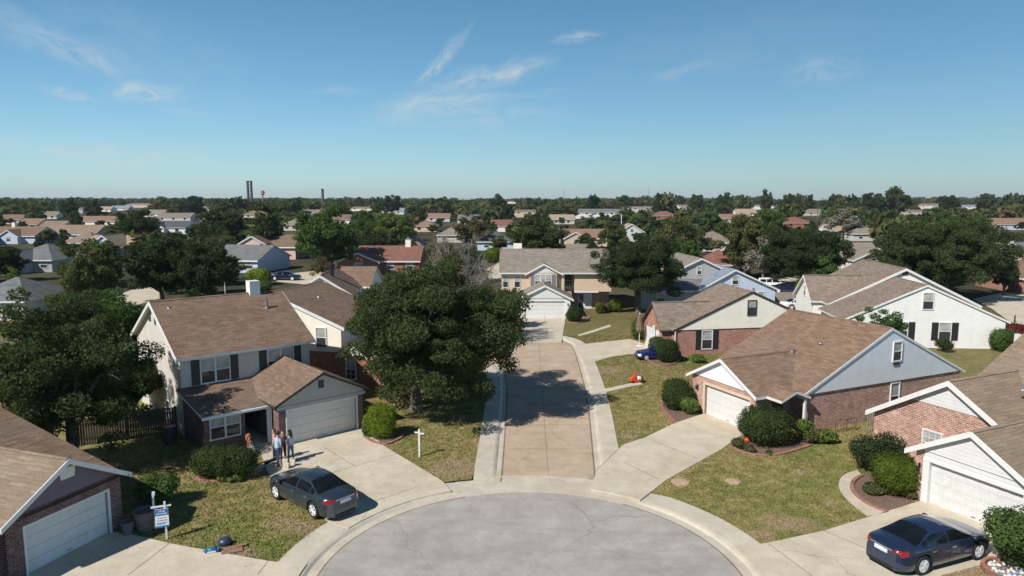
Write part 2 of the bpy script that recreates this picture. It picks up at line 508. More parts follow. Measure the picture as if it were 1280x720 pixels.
def garage_door(house, pos, face, w, h, mat, panels=False, rows=4):
    d = MB()
    for k in range(rows):
        z0, z1 = h * k / rows + .006, h * (k + 1) / rows - .006
        d.box(-w / 2, w / 2, -.03, .03, z0, z1)
        if panels:
            n = 8
            for j in range(n):
                a = -w / 2 + w * (j + .12) / n; b = -w / 2 + w * (j + .88) / n
                zz0, zz1 = z0 + .09, z1 - .09
                for q in ((a, b, zz0, zz0 + .02), (a, b, zz1 - .02, zz1), (a, a + .02, zz0, zz1), (b - .02, b, zz0, zz1)):
                    d.box(q[0], q[1], -.045, -.029, q[2], q[3])
                d.box(a + .05, b - .05, -.04, -.029, zz0 + .05, zz1 - .05)
    o = d.build('garage_door', mat, house, loc=pos, rz=FACE[face])
    hd = MB(); hd.box(-.09, .09, -.075, -.03, .16, .19)
    hd.build('handle', M['grey_metal'], o)
    return o

def garage_front(mb, axis, r, s0, s1, d0, d1, dh, ze, t=0.25, d=0.10, out=-1):
    """wall with a real opening for the door: two piers and a header; outer face at r"""
    def bx(p0, p1, z0, z1):
        rr = sorted((r, r - out * t))
        if axis == 'b': mb.box(p0, p1, rr[0], rr[1], z0, z1)
        else: mb.box(rr[0], rr[1], p0, p1, z0, z1)
    bx(s0, d0, 0, ze - d); bx(d1, s1, 0, ze - d); bx(d0, d1, dh, ze - d)

def chimney(house, a, b, w, d, z0, z1, mat, cap=True):
    m = MB(); m.box(a - w / 2, a + w / 2, b - d / 2, b + d / 2, z0, z1)
    o = m.build('chimney', mat, house)
    if cap:
        c = MB(); c.box(a - w / 2 - .05, a + w / 2 + .05, b - d / 2 - .05, b + d / 2 + .05, z1, z1 + .08)
        c.box(a - w / 5, a + w / 5, b - d / 5, b + d / 5, z1 + .08, z1 + .45)
        c.build('chimney_cap', M['grey_metal'], o)
    return o

def vent_pipe(house, a, b, z, h=0.5, r=0.06):
    m = MB(); m.lathe([(r * 2.2, 0), (r * 1.4, .08), (r, .1), (r, h)], (a, b, z), 10)
    return m.build('vent_pipe', M['grey_metal'], house)

def lantern(house, pos, face):
    m = MB()
    m.box(-.05, .05, -.03, .0, -.02, .2); m.tube((0, -.03, .16), (0, -.14, .2), .015, .015, 6)
    m.lathe([(.03, -.12), (.07, -.08), (.085, .10), (.05, .16), (.01, .22)], (0, -.16, 0), 8)
    return m.build('wall_lantern', M['black'], house, loc=pos, rz=FACE[face])

def downspout(mb, a, b, z0, z1):
    mb.box(a - .045, a + .045, b - .04, b + .04, z0, z1)
# ------------------------------------------------------------------ the houses round the turning circle
SH = lambda k, edge='white_trim': [M[k], M[edge]]

# A: beige two-storey house with the people in front
A = thing('two_storey_house', 'beige two storey house with dark shutters, brown roof and porch, people outside its garage', 'house', (-20.73, 43.0, 0), rad(41))
m = MB(); roof_gable(m, 'a', 0, 8.55, 0, 10.4, 5.3, 8.1, 5.2, ov=0.4); m.build('roof', SH('roof_brown'), A)
m = MB(); walls(m, 'a', 0, 8.55, 0, 10.4, 2.3, 5.3, 8.1, 5.2); m.build('upper_wall', M['beige'], A)
m = MB(); walls(m, 'a', 0.01, 8.54, 0.01, 10.39, 0, 2.4); m.build('lower_wall', M['beige'], A)
m = MB(); rake(m, 'a', -.30, 0, 10.4, 5.3, 8.1, 5.2, ov=.4, out=-1); m.build('rake_trim', M['white_trim'], A)
m = MB(); rake(m, 'a', 8.85, 0, 10.4, 5.3, 8.1, 5.2, ov=.4, out=1); m.build('rake_trim', M['white_trim'], A)
m = MB()   # porch roof
m.prism([(-.35, -5.0, 2.5), (5.6, -5.0, 2.5), (5.6, 0.02, 3.15), (-.35, .02, 3.15)], (0, 0, -.16), 0, 1)
m.build('porch_roof', SH('roof_brown'), A)
m = MB(); m.box(-.4, 3.7, -5.12, -5.0, 2.34, 2.47); downspout(m, 3.62, -5.0, 0.0, 2.36); m.build('gutter', M['white_trim'], A)
m = MB(); roof_gable(m, 'b', -5.9, 1.5, 3.75, 9.4, 2.85, 4.25, ov=0.35, ro=.3, ro2=-1.6); m.build('garage_roof', SH('roof_brown', 'dark_trim'), A)
m = MB(); garage_front(m, 'b', -5.9, 3.75, 9.4, 4.3, 8.9, 2.15, 2.5, d=0); m.box(3.75, 4.0, -5.64, -.02, 0, 2.7); m.box(9.15, 9.4, -5.64, 1.0, 0, 2.7); m.build('garage_wall', M['brick_dark'], A)
m = MB(); m.box(3.72, 9.43, -5.98, -5.88, 2.3, 2.78); gable_tri(m, 'b', -5.9, 3.75, 9.4, 2.85, 4.25); m.box(3.6, 9.55, -6.02, -5.98, 2.34, 2.5); m.build('garage_gable', M['greyside'], A)
garage_door(A, (6.6, -5.72, 0), '-b', 4.6, 2.15, M['door_cream'])
m = MB(); m.box(4.18, 4.3, -5.95, -5.7, 0, 2.15); m.box(8.9, 9.02, -5.95, -5.7, 0, 2.15); m.box(4.18, 9.02, -5.95, -5.7, 2.15, 2.27); m.build('garage_frame', M['white_trim'], A)
m = MB(); m.box(6.3, 6.65, -6.06, -6.02, 3.25, 3.75); m.build('gable_vent', M['dark_trim'], A)
m = MB(); m.box(-.34, -.3, 4.95, 5.4, 6.75, 7.3); m.build('gable_vent', M['dark_trim'], A)
for c in (2.1, 6.45):
    window(A, (c, 0, 3.25), '-b', 1.75, 1.5, 2, M['shutter'], 0.5)
m = MB(); walls(m, 'b', -3.9, 0.0, 0.02, 2.45, 0, 2.75); m.build('front_room_wall', M['brick_dark'], A)
window(A, (1.25, -3.9, .75), '-b', 1.7, 1.4, 2)
m = MB(); m.box(3.42, 3.58, -4.95, -4.79, 0, 2.4); m.build('porch_post', M['white_trim'], A)
m = MB(); m.box(2.75, 3.65, -.06, 0, .05, 2.1); m.build('front_door', M['door_dark'], A)
m = MB(); m.box(2.47, 3.74, -4.95, -.05, 0.0, 0.12); m.build('porch_floor', M['concrete2'], A)
window(A, (0, 3.2, .9), '-a', 0.8, 1.5); window(A, (0, 6.8, 3.3), '-a', 0.8, 1.3)
chimney(A, 6.75, 5.2, .75, .75, 6.6, 8.95, M['white_wall'], cap=False)
vent_pipe(A, 7.0, 3.4, 7.1, .75, .09); vent_pipe(A, .7, 4.4, 7.6, .2)

# A2: cream house behind it, brick below
A2 = thing('gabled_house', 'cream gabled house with brick lower walls between the beige house and the big oak', 'house', (-20.3, 58.6, 0), rad(-14))
m = MB(); roof_gable(m, 'b', 0, 8.5, -1.6, 6.4, 4.55, 7.1, 0, ov=.35, ro=.12); m.build('roof', SH('roof_brown'), A2)
m = MB(); walls(m, 'b', 0, 8.5, -1.6, 6.4, 2.3, 4.55, 7.1, 0); m.build('upper_wall', M['cream'], A2)
m = MB(); walls(m, 'b', .03, 8.47, -1.57, 6.37, 0, 2.4, None); m.build('brick_wall', M['brick_orange'], A2)
m = MB(); rake(m, 'b', -.12, -1.6, 6.4, 4.55, 7.1, 0, h=.26, t=.03); m.build('rake_trim', M['white_trim'], A2)
m = MB(); roof_gable(m, 'b', -2.35, 5, 7.4, 9.7, 2.75, 3.6, ov=.2, ro=.2); m.prism([(9.6, -2.1, 2.7), (13.0, -2.1, 2.7), (13.0, 2, 3.4), (9.6, 2, 3.4)], (0, 0, -.16), 0, 1); m.build('wing_roof', SH('roof_brown'), A2)
m = MB(); walls(m, 'b', -2.3, 5, 6.45, 12.7, 0, 2.65); m.build('wing_wall', M['brick_orange'], A2)
m = MB(); gable_tri(m, 'b', -2.3, 7.4, 9.7, 2.75, 3.6); m.build('wing_gable', M['white_side'], A2)
window(A2, (8.4, -2.3, .8), '-b', .75, 1.5, grid=2); window(A2, (4.6, 0, 2.7), '-b', .85, 1.55)
vent_pipe(A2, 2.2, 4, 6.2, .3)

# A3: low cream gable further back
A3 = thing('gabled_house', 'cream single storey gable with brown roof and black flue behind the cream two storey house', 'house', (-28.6, 90.3, 0), rad(3))
m = MB(); roof_gable(m, 'b', 0, 10, 0, 7.6, 2.7, 5.1); m.build('roof', SH('roof_brown'), A3)
m = MB(); walls(m, 'b', 0, 10, 0, 7.6, 0, 2.7, 5.1); m.build('wall', M['cream'], A3)
m = MB(); rake(m, 'b', -.3, 0, 7.6, 2.7, 5.1, h=.3); m.build('rake_trim', M['white_trim'], A3)
m = MB(); m.lathe([(.28, 4.6), (.28, 5.7), (.42, 5.75), (.42, 6.1), (.1, 6.3)], (4.6, 3.5, 0), 10); m.build('flue', M['black'], A3)

# F: garage wing in the lower left corner
Fh = thing('brick_house', 'brick house with plum board gable and white garage door in the lower left corner', 'house', (-19.58, 25.76, 0), rad(70.4))
m = MB(); roof_gable(m, 'a', -10, 5.1, .3, 19, 2.65, 5.4, 9.6, ov=.3); m.build('roof', SH('roof_brown', 'dark_trim'), Fh)
m = MB(); walls(m, 'a', -10, 5.1, .35, 19, 0, 2.65, 5.4, 9.6); m.build('wall', M['brick_dark'], Fh)
m = MB(); roof_gable(m, 'b', 0, 6.2, 0, 5.2, 2.75, 4.25, ov=.35, ro2=-.2); m.build('garage_roof', SH('roof_tan'), Fh)
m = MB(); garage_front(m, 'b', 0, 0, 5.2, .75, 4.5, 2.0, 2.7); m.box(0, .25, .26, 3, 0, 2.6); m.box(4.95, 5.2, .26, 3, 0, 2.6)
m.build('garage_wall', M['brick_dark'], Fh)
m = MB(); gable_tri(m, 'b', .06, .06, 5.14, 2.75, 4.25); m.build('garage_gable', M['purple_board'], Fh)
m = MB(); rake(m, 'b', -.3, 0, 5.2, 2.75, 4.25, h=.22); m.build('rake_trim', M['white_trim'], Fh)
garage_door(Fh, (2.62, .17, 0), '-b', 3.75, 2.0, M['door_white'])
m = MB(); m.box(.66, .75, -.04, .2, 0, 2.0); m.box(4.5, 4.6, -.04, .2, 0, 2.0); m.box(.66, 4.6, -.04, .2, 2.0, 2.1); m.build('garage_frame', M['white_trim'], Fh)
m = MB(); m.prism([(2.35, -.11, 3.35), (2.95, -.11, 3.35), (3.02, -.11, 3.82), (2.28, -.11, 3.82)], (0, .12, 0)); m.build('gable_vent', M['door_cream'], Fh)
vent_pipe(Fh, 1.2, 7.5, 4.75, .3, .1); vent_pipe(Fh, -1.0, 6.0, 4.3, .4)
m = MB(); m.box(5.3, 5.42, -.35, .2, 2.42, 2.52); downspout(m, 5.28, .2, 0, 2.5); m.build('downspout', M['dark_trim'], Fh)

# B: grey gable and pink brick
B = thing('brick_house', 'pink brick house with blue-grey gable, red-brown roof and white garage door behind the round bush', 'house', (18.6, 43.54, 0), rad(24.7))
m = MB(); roof_gable(m, 'b', 0, 8.8, 0, 15.4, 2.7, 6.3, ov=.35, ro=.10); m.build('roof', SH('roof_red'), B)
m = MB(); walls(m, 'b', .03, 8.77, .03, 15.37, 0, 2.7); m.build('brick_wall', M['brick_pink'], B)
m = MB(); gable_tri(m, 'b', .06, -.05, 15.45, 2.66, 6.3); gable_tri(m, 'b', 8.68, -.05, 15.45, 2.66, 6.3, out=1); m.build('gable', M['bluegrey_wall'], B)
m = MB(); rake(m, 'b', -.10, 0, 15.4, 2.7, 6.3, h=.17, t=.03); m.build('rake_trim', M['white_trim'], B)
m = MB(); roof_gable(m, 'a', -3.0, 6.5, 1.1, 7.2, 2.75, 4.35, ov=.35, ro2=-.2); m.build('garage_roof', SH('roof_red'), B)
m = MB(); garage_front(m, 'a', -3.0, 1.1, 7.2, 1.55, 5.85, 2.15, 2.7); m.box(-2.74, .0, 1.1, 1.35, 0, 2.65); m.box(-2.74, .0, 6.95, 7.2, 0, 2.65); m.build('garage_wall', M['brick_pink'], B)
m = MB(); gable_tri(m, 'a', -2.94, 1.16, 7.14, 2.75, 4.35); m.build('garage_gable', M['bluegrey_wall'], B)
m = MB(); rake(m, 'a', -3.3, 1.1, 7.2, 2.75, 4.35, h=.2); m.build('rake_trim', M['white_trim'], B)
garage_door(B, (-2.8, 3.7, 0), '-a', 4.3, 2.15, M['door_white'])
m = MB(); m.box(-3.05, -2.8, 1.43, 1.55, 0, 2.15); m.box(-3.05, -2.8, 5.85, 6.05, 0, 2.15); m.box(-3.05, -2.8, 1.43, 6.05, 2.15, 2.32); m.build('garage_frame', M['tan_wall'], B)
lantern(B, (-3.0, 6.6, 1.75), '-a'); lantern(B, (-3.0, 1.3, 1.75), '-a')
m = MB(); roof_gable(m, 'b', -.35, 1.2, -2.25, -.1, 2.62, 3.05, ov=.15, ro=.12, ro2=0); m.build('porch_roof', SH('roof_red'), B)
m = MB(); m.box(-.3, -.16, -.35, -.2, 0, 2.5); m.build('porch_post', M['white_trim'], B)
m = MB(); m.box(-1.6, -.7, 1.04, 1.09, 0.05, 2.1); m.build('front_door', M['door_dark'], B)
window(B, (8.35, -.062, 4.0), '-b', .78, 1.25)
m = MB(); m.box(8.05, 8.6, -.13, -.06, 3.68, 3.84); m.build('gable_vent', M['dark_trim'], B)
window(B, (8.5, .03, .6), '-b', .8, 1.75)
vent_pipe(B, 3.0, 4.0, 4.25, .25, .08); vent_pipe(B, 9.4, 5, 5.2, .25, .08); vent_pipe(B, 4.6, 3, 4.9, .22, .07)

# C: white garage gable, lower right
Ch = thing('brick_house', 'brick house with white board garage gable and tan roof at the lower right edge', 'house', (21.38, 40.22, 0), rad(-65.4))
m = MB(); roof_gable(m, 'b', 0, 9, 0, 8.9, 2.75, 5.45, 4.4, ov=.35); m.build('roof', SH('roof_tan'), Ch)
m = MB(); roof_gable(m, 'a', 3.2, 16, 1.6, 16, 3.3, 7.1, 8.8, ov=.3); m.build('main_roof', SH('roof_tan'), Ch)
m = MB(); walls(m, 'a', 3.3, 16, 1.8, 16, 0, 3.3, 7.1, 8.8); m.build('main_wall', M['white_side'], Ch)
m = MB(); walls(m, 'b', 0, 9, 0, 8.9, 0, 2.75, 5.45, 4.4); m.build('brick_wall', M['brick_pink'], Ch)
m = MB(); gable_tri(m, 'b', 0, 2.4, 6.55, 3.98, 5.45, 4.4, t=.05); m.build('gable', M['white_side2'], Ch)
m = MB(); rake(m, 'b', -.3, 0, 8.9, 2.75, 5.45, 4.4, h=.28); m.build('rake_trim', M['white_trim'], Ch)
m = MB(); roof_gable(m, 'b', -3.7, 4.5, 5.3, 10.8, 2.75, 4.35, ov=.4, ro2=-.2); m.build('garage_roof', SH('roof_tan'), Ch)
m = MB(); m.box(5.3, 5.75, -3.7, -3.45, 0, 2.65); m.box(5.3, 5.55, -3.44, .0, 0, 2.65); m.build('garage_wall', M['brick_pink'], Ch)
m = MB(); m.box(10.5, 10.8, -3.7, -3.45, 0, 2.65); m.box(10.55, 10.8, -3.44, 0, 0, 2.65); m.build('garage_wall', M['brick_pink'], Ch)
m = MB(); m.box(5.75, 10.5, -3.72, -3.6, 2.16, 2.66); gable_tri(m, 'b', -3.66, 5.3, 10.8, 2.75, 4.35); m.build('garage_gable', M['white_side2'], Ch)
m = MB(); rake(m, 'b', -4.0, 5.3, 10.8, 2.75, 4.35, ov=.4, h=.26); m.build('rake_trim', M['white_trim'], Ch)
garage_door(Ch, (8.2, -3.5, 0), '-b', 4.3, 2.15, M['door_white'], panels=True)
m = MB(); m.box(5.72, 6.05, -3.76, -3.5, 0, 2.15); m.box(10.35, 10.55, -3.76, -3.5, 0, 2.15); m.box(5.72, 10.55, -3.78, -3.5, 2.15, 2.3); m.build('garage_frame', M['white_trim'], Ch)
lantern(Ch, (5.52, -3.7, 1.7), '-b')
window(Ch, (3.6, 0, 1.0), '-b', 1.0, 1.35, 1, grid=3)
vent_pipe(Ch, 6.2, 3, 5.0, .3)

# D: cream gable, black shutters
D = thing('gabled_house', 'cream gable house with brick base and black shuttered window behind the clipped hedge', 'house', (15.6, 66.1, 0), rad(10))
m = MB(); roof_gable(m, 'b', 0, 6.6, 0, 15.5, 2.6, 6.05, ov=.35, ro=.10); m.build('roof', SH('roof_taupe', 'dark_trim'), D)
m = MB(); walls(m, 'b', .03, 6.57, .03, 15.47, 0, 2.6); m.build('brick_wall', M['brick_red'], D)
m = MB(); gable_tri(m, 'b', .06, -.05, 15.5, 2.55, 6.05); gable_tri(m, 'b', 6.5, -.05, 15.5, 2.55, 6.05, out=1); m.build('gable', M['cream'], D)
m = MB(); rake(m, 'b', -.10, 0, 15.5, 2.6, 6.05, h=.2, t=.03); m.build('rake_trim', M['dark_trim'], D)
m = MB(); roof_gable(m, 'a', -1.0, 5.0, .9, 5.6, 2.65, 4.75, 3.0, ov=.3, ro2=-.2); m.build('garage_roof', SH('roof_taupe', 'dark_trim'), D)
m = MB(); walls(m, 'a', -1.0, .2, .9, 5.6, 0, 2.65, 4.75, 3.0); m.build('garage_wall', M['brick_red'], D)
garage_door(D, (-1.04, 3.25, 0), '-a', 3.6, 2.1, M['door_white'])
window(D, (3.25, .03, .55), '-b', 1.0, 1.75, shutters=M['shutter_blk'], sw=.55)
window(D, (7.75, -.062, 3.75), '-b', .8, 1.35, trim=M['dark_trim'])
m = MB(); m.box(-.1, .0, -.12, -.02, 0, 2.4); m.build('downspout', M['white_trim'], D)
vent_pipe(D, 7.8, -.1, 6.0, .35, .1)

# E: white sided house
E_ = thing('white_house', 'white clapboard house with black shutters and three taupe roofs, right of the grey gable', 'house', (33.8, 70.26, 0), rad(-5))
m = MB(); roof_gable(m, 'b', 0, 7.1, 0, 15.3, 2.95, 6.4, 7.6, ov=.4, ro=.12); m.build('roof', SH('roof_taupe'), E_)
m = MB(); walls(m, 'b', 0, 7.2, 0, 15.3, 0, 2.95, 6.4, 7.6); m.build('wall', M['white_side'], E_)
m = MB(); rake(m, 'b', -.12, 0, 15.3, 2.95, 6.4, 7.6, ov=.4, h=.18, t=.03); m.build('rake_trim', M['white_trim'], E_)
m = MB(); roof_gable(m, 'b', 7.3, 18.5, 1.0, 16.4, 3.5, 7.35, 8.7, ov=.4); m.build('rear_roof', SH('roof_taupe'), E_)
m = MB(); walls(m, 'b', 7.3, 18.5, 1.0, 16.4, 0, 3.5, 7.35, 8.7); m.build('rear_wall', M['white_side'], E_)
m = MB(); rake(m, 'b', 7.0, 1.0, 16.4, 3.5, 7.35, 8.7, ov=.4, h=.26); m.build('rake_trim', M['white_trim'], E_)
m = MB(); roof_gable(m, 'a', -.3, 7, 9.2, 15.2, 3.6, 6.0, 12.0, ov=.3, ro2=-.2); m.build('wing_roof', SH('roof_taupe'), E_)
m = MB(); walls(m, 'a', -.3, 3, 9.2, 15.2, 0, 3.6, 6.0, 12.0); m.build('wing_wall', M['white_side'], E_)
m = MB(); rake(m, 'a', -.6, 9.2, 15.2, 3.6, 6.0, 12.0, h=.25); m.build('rake_trim', M['white_trim'], E_)
window(E_, (7.8, 0, 3.95), '-b', .95, 1.6)
window(E_, (9.6, 0, .85), '-b', 1.1, 1.7, shutters=M['shutter_blk'], sw=.62)
window(E_, (5.5, 0, .85), '-b', 1.0, 1.7, shutters=M['shutter_blk'], sw=.62)
m = MB(); m.box(8.4, 9.0, 7.2, 7.3, 6.6, 6.9); m.build('gable_vent', M['dark_trim'], E_)
window(E_, (1.0, 8.4, 1.0), '-a', .8, 1.3); window(E_, (-.3, 12, 3.6), '-a', .7, 1.1)

# M: tan two-storey house at the end of the street
Mh = thing('two_storey_house', 'tan two storey house with white garage gable closing the far end of the street', 'house', (-1.4, 92.8, 0), 0)
m = MB(); roof_gable(m, 'a', 0, 14.6, 0, 12, 5.25, 7.85, 6.2, ov=.4); m.build('roof', SH('roof_greytan'), Mh)
m = MB(); m.box(0, 6.2, 0, 12, 2.6, 5.15); m.box(8.35, 9.7, 1.4, 12, 2.6, 5.15); m.box(9.7, 14.6, 0, 12, 2.6, 5.15); m.box(6.2, 8.35, 0, 12, 2.6, 5.14); m.build('upper_wall', M['tan_wall'], Mh)
m = MB(); walls(m, 'a', .2, 9.0, .4, 11.8, 0, 2.75); walls(m, 'a', 9.05, 14.5, 1.6, 11.8, 0, 2.75); m.box(8.6, 9.3, -.3, .4, 0, 2.6); m.build('brick_wall', M['brick_pink'], Mh)
m = MB(); walls(m, 'a', 0, 14.6, 0, 12, 5.1, 5.25, 7.85, 6.2); m.build('side_gable', M['white_side'], Mh)
m = MB(); m.box(9.7, 12.9, -.02, 0.01, 2.45, 2.68); m.box(-.02, 6.2, -.03, 0, 2.5, 2.66); m.box(-.45, 15.05, -.52, -.4, 5.0, 5.16); m.build('trim_board', M['white_trim'], Mh)
m = MB(); roof_gable(m, 'b', -.6, 3.5, 3.4, 7.8, 5.2, 6.4, 5.6, ov=.3, ro=.25, ro2=0); m.build('dormer_roof', SH('roof_greytan'), Mh)
m = MB(); gable_tri(m, 'b', -.5, 3.4, 7.8, 5.25, 6.4, 5.6); m.build('dormer_gable', M['white_side2'], Mh)
m = MB(); rake(m, 'b', -.85, 3.4, 7.8, 5.2, 6.4, 5.6, ov=.3, h=.2); m.build('rake_trim', M['white_trim'], Mh)
m = MB(); m.box(3.6, 7.3, -.6, 0, 2.7, 5.1); m.build('bay_wall', M['tan_wall'], Mh)
window(Mh, (5.5, -.6, 3.3), '-b', 2.1, 1.6, 3, M['shutter_grey'], .5, grid=2)
window(Mh, (2.1, 0, 3.2), '-b', .7, 1.55); window(Mh, (.55, 0, 3.2), '-b', .6, 1.55)
window(Mh, (9.0, 1.4, 3.1), '-b', 1.0, 1.7, upper='glass')
m = MB(); m.box(8.0, 8.3, -.45, -.15, 2.6, 5.1); m.build('balcony_post', M['tan_wall'], Mh)
m = MB(); roof_gable(m, 'b', -5.7, 1, 2.3, 8.7, 2.6, 4.2, ov=.4, ro2=-.1); m.build('garage_roof', SH('roof_greytan'), Mh)
m = MB(); garage_front(m, 'b', -5.7, 2.3, 8.7, 2.95, 8.05, 2.15, 2.55); m.box(2.3, 2.55, -5.44, .3, 0, 2.5); m.box(8.45, 8.7, -5.44, .3, 0, 2.5); m.build('garage_wall', M['white_wall'], Mh)
m = MB(); gable_tri(m, 'b', -5.66, 2.35, 8.65, 2.6, 4.2); m.build('garage_gable', M['white_side2'], Mh)
m = MB(); rake(m, 'b', -6.0, 2.3, 8.7, 2.6, 4.2, ov=.4, h=.22); m.build('rake_trim', M['white_trim'], Mh)
garage_door(Mh, (5.5, -5.5, 0), '-b', 5.1, 2.15, M['door_white'])
lantern(Mh, (2.62, -5.7, 1.7), '-b'); lantern(Mh, (8.4, -5.7, 1.7), '-b')
m = MB(); m.box(10.3, 12.2, 1.52, 1.6, .05, 2.2); m.build('patio_door_frame', M['white_trim'], Mh)
m = MB(); m.poly([(10.4, 1.51, .12), (11.05, 1.51, .12), (11.05, 1.51, 2.1), (10.4, 1.51, 2.1)]); m.build('patio_door_pane', M['glass'], Mh, fix=False)
m = MB(); m.poly([(11.2, 1.51, .12), (12.1, 1.51, .12), (12.1, 1.51, 2.1), (11.2, 1.51, 2.1)]); m.build('patio_curtain', M['white_wall'], Mh, fix=False)
chimney(Mh, 2.2, 7.6, 1.2, 1.2, 6.5, 8.5, M['cream'], cap=False)
vent_pipe(Mh, 10.5, 4.5, 7.0, .3); vent_pipe(Mh, 12.0, 3.0, 6.4, .3)

# N and N2
Nh = thing('gabled_house', 'pale blue gable house with blue-grey roof behind the cream gable house', 'house', (25.5, 94.7, 0), rad(5))
m = MB(); roof_gable(m, 'b', 0, 9.5, 0, 10.6, 2.75, 5.35, 4.8, ov=.35); m.build('roof', SH('roof_blue'), Nh)
m = MB(); walls(m, 'b', 0, 9.5, 0, 10.6, 0, 2.75, 5.35, 4.8); m.build('wall', M['blue_wall'], Nh)
m = MB(); rake(m, 'b', -.3, 0, 10.6, 2.75, 5.35, 4.8, h=.2); m.build('rake_trim', M['white_trim'], Nh)
window(Nh, (4.9, 0, 3.3), '-b', .8, 1.1); window(Nh, (8.6, 0, .9), '-b', .9, 1.3)
x, y = U(878, 323, 6.6)
N2 = thing('two_storey_house', 'grey stucco gable house with light grey roof behind the pale blue gable', 'house', (x - 5.2, y, 0), rad(6))
m = MB(); roof_gable(m, 'b', 0, 10, 0, 10.4, 4.2, 6.6, 5.2, ov=.3); m.build('roof', SH('roof_greytan'), N2)
m = MB(); walls(m, 'b', 0, 10, 0, 10.4, 0, 4.2, 6.6, 5.2); m.build('wall', M['grey_wall'], N2)
m = MB(); rake(m, 'b', -.3, 0, 10.4, 4.2, 6.6, 5.2, h=.2); m.build('rake_trim', M['white_trim'], N2)
window(N2, (5.0, 0, 4.3), '-b', .6, 1.1); window(N2, (1.2, 0, .9), '-b', 1.2, 1.3)
m = MB(); m.prism([(-4.5, -3.5, 2.5), (7.5, -3.5, 2.5), (7.5, 0, 3.7), (-4.5, 0, 3.7)], (0, 0, -.16), 0, 1); m.build('lower_roof', SH('roof_grey'), N2)
m = MB(); m.box(-4.3, 7.2, -3.1, -.1, 0, 2.45); m.build('lower_wall', M['grey_wall'], N2)
window(N2, (-1.5, -3.1, .9), '-b', 1.1, 1.2)
# ------------------------------------------------------------------ ground, street, drives
C0, R_IN, R_OUT = (0.72, 26.2), 8.52, 10.5
def G(*pp):
    return [U(*p) for p in pp]
def arc(a0, a1, r, n):
    return [(C0[0] + r * math.cos(rad(a0 + (a1 - a0) * k / n)), C0[1] + r * math.sin(rad(a0 + (a1 - a0) * k / n))) for k in range(n + 1)]
def offset(path, d):
    out = []
    for k, p in enumerate(path):
        a, b = path[max(0, k - 1)], path[min(len(path) - 1, k + 1)]
        t = Vector((b[0] - a[0], b[1] - a[1])).normalized()
        out.append((p[0] + t.y * d, p[1] - t.x * d))
    return out
def smooth_path(p, it=2):
    for _ in range(it):
        q = [p[0]]
        for a, b in zip(p, p[1:]):
            q += [(a[0] * .75 + b[0] * .25, a[1] * .75 + b[1] * .25), (a[0] * .25 + b[0] * .75, a[1] * .25 + b[1] * .75)]
        p = q + [p[-1]]
    return p
TH_R, TH_L = 56.0, 111.0
right_edge = smooth_path(G((744, 600), (742, 588), (734, 495), (722, 452), (716, 432)) + [(5.4, 73.6), (3.6, 75.2), (0, 75.8), (-34, 76.2)])
left_edge = smooth_path(G((627, 600), (628.5, 592), (632.5, 537), (635, 482)) + [(-.6, 60), (-1.6, 64.5), (-5, 66.6), (-34, 67)])
WALK = 1.62
r_out, l_out = offset(right_edge, WALK), offset(left_edge, -WALK)

def sweep(mb, path, prof, sgn, mi):
    rows = [[(q[0], q[1], -.094 + (z + .094) * min(1, max(0, (q[1] - 36.4) / 1.6))) for q in offset(path, sgn * d)] for d, z in prof]
    for j in range(len(rows) - 1):
        for k in range(len(path) - 1):
            mb.poly([rows[j][k], rows[j][k + 1], rows[j + 1][k + 1], rows[j + 1][k]], mi[j])
PROF = [(0, -.098), (.10, -.106), (.36, -.108), (.50, -.02), (.62, .012), (WALK - .01, .03), (WALK - .01, -.1)]
m = MB()
sweep(m, right_edge, PROF, 1, [1, 0, 0, 0, 0, 0]); sweep(m, left_edge, PROF, -1, [1, 0, 0, 0, 0, 0])
struct(m.build('pavement', [M['concrete2'], M['gutter']], fix=False), 'pale concrete kerb and footway along both sides of the street', 'pavement')
m = MB()
ringp = arc(TH_L, 360 + TH_R, R_IN, 96)
rp = [(R_IN, -.1), (R_IN + .08, -.106), (R_IN + .5, -.112), (R_IN + .62, -.03), (R_IN + .8, .012), (R_OUT, .03), (R_OUT, -.1)]
for (ra, za), (rb, zb), mi in zip(rp, rp[1:], (1, 0, 0, 0, 0, 0)):
    pa, pb = arc(TH_L, 360 + TH_R, ra, 96), arc(TH_L, 360 + TH_R, rb, 96)
    for k in range(96):
        f0, f1 = (min(1, min(q, 96 - q) / 3.0) for q in (k, k + 1))
        zz = [-.0965 + (z + .0965) * f for z, f in ((za, f0), (zb, f0), (zb, f1), (za, f1))]
        m.poly([(*pa[k], zz[0]), (*pb[k], zz[1]), (*pb[k + 1], zz[2]), (*pa[k + 1], zz[3])], mi)
pa, pb = arc(TH_R, TH_L, R_IN, 30), arc(TH_R, TH_L, R_OUT + .25, 30)
for k in range(30):
    m.poly([(*pa[k], -.1), (*pb[k], -.095), (*pb[k + 1], -.095), (*pa[k + 1], -.1)], 0)
struct(m.build('kerb_ring', [M['concrete2'], M['gutter']], fix=False), 'pale concrete kerb and footway ring round the turning circle', 'kerb')
m = MB(); m.sheet(arc(0, 360, R_IN, 120)[:-1], -.1)
struct(m.build('turning_circle', M['asphalt'], fix=False), 'grey cracked asphalt turning circle', 'road')
m = MB()
le = [p for p in left_edge if p[1] > 36.2]; re = [p for p in right_edge if p[1] > 36.0]
m.sheet(le + re[::-1], -.0985)
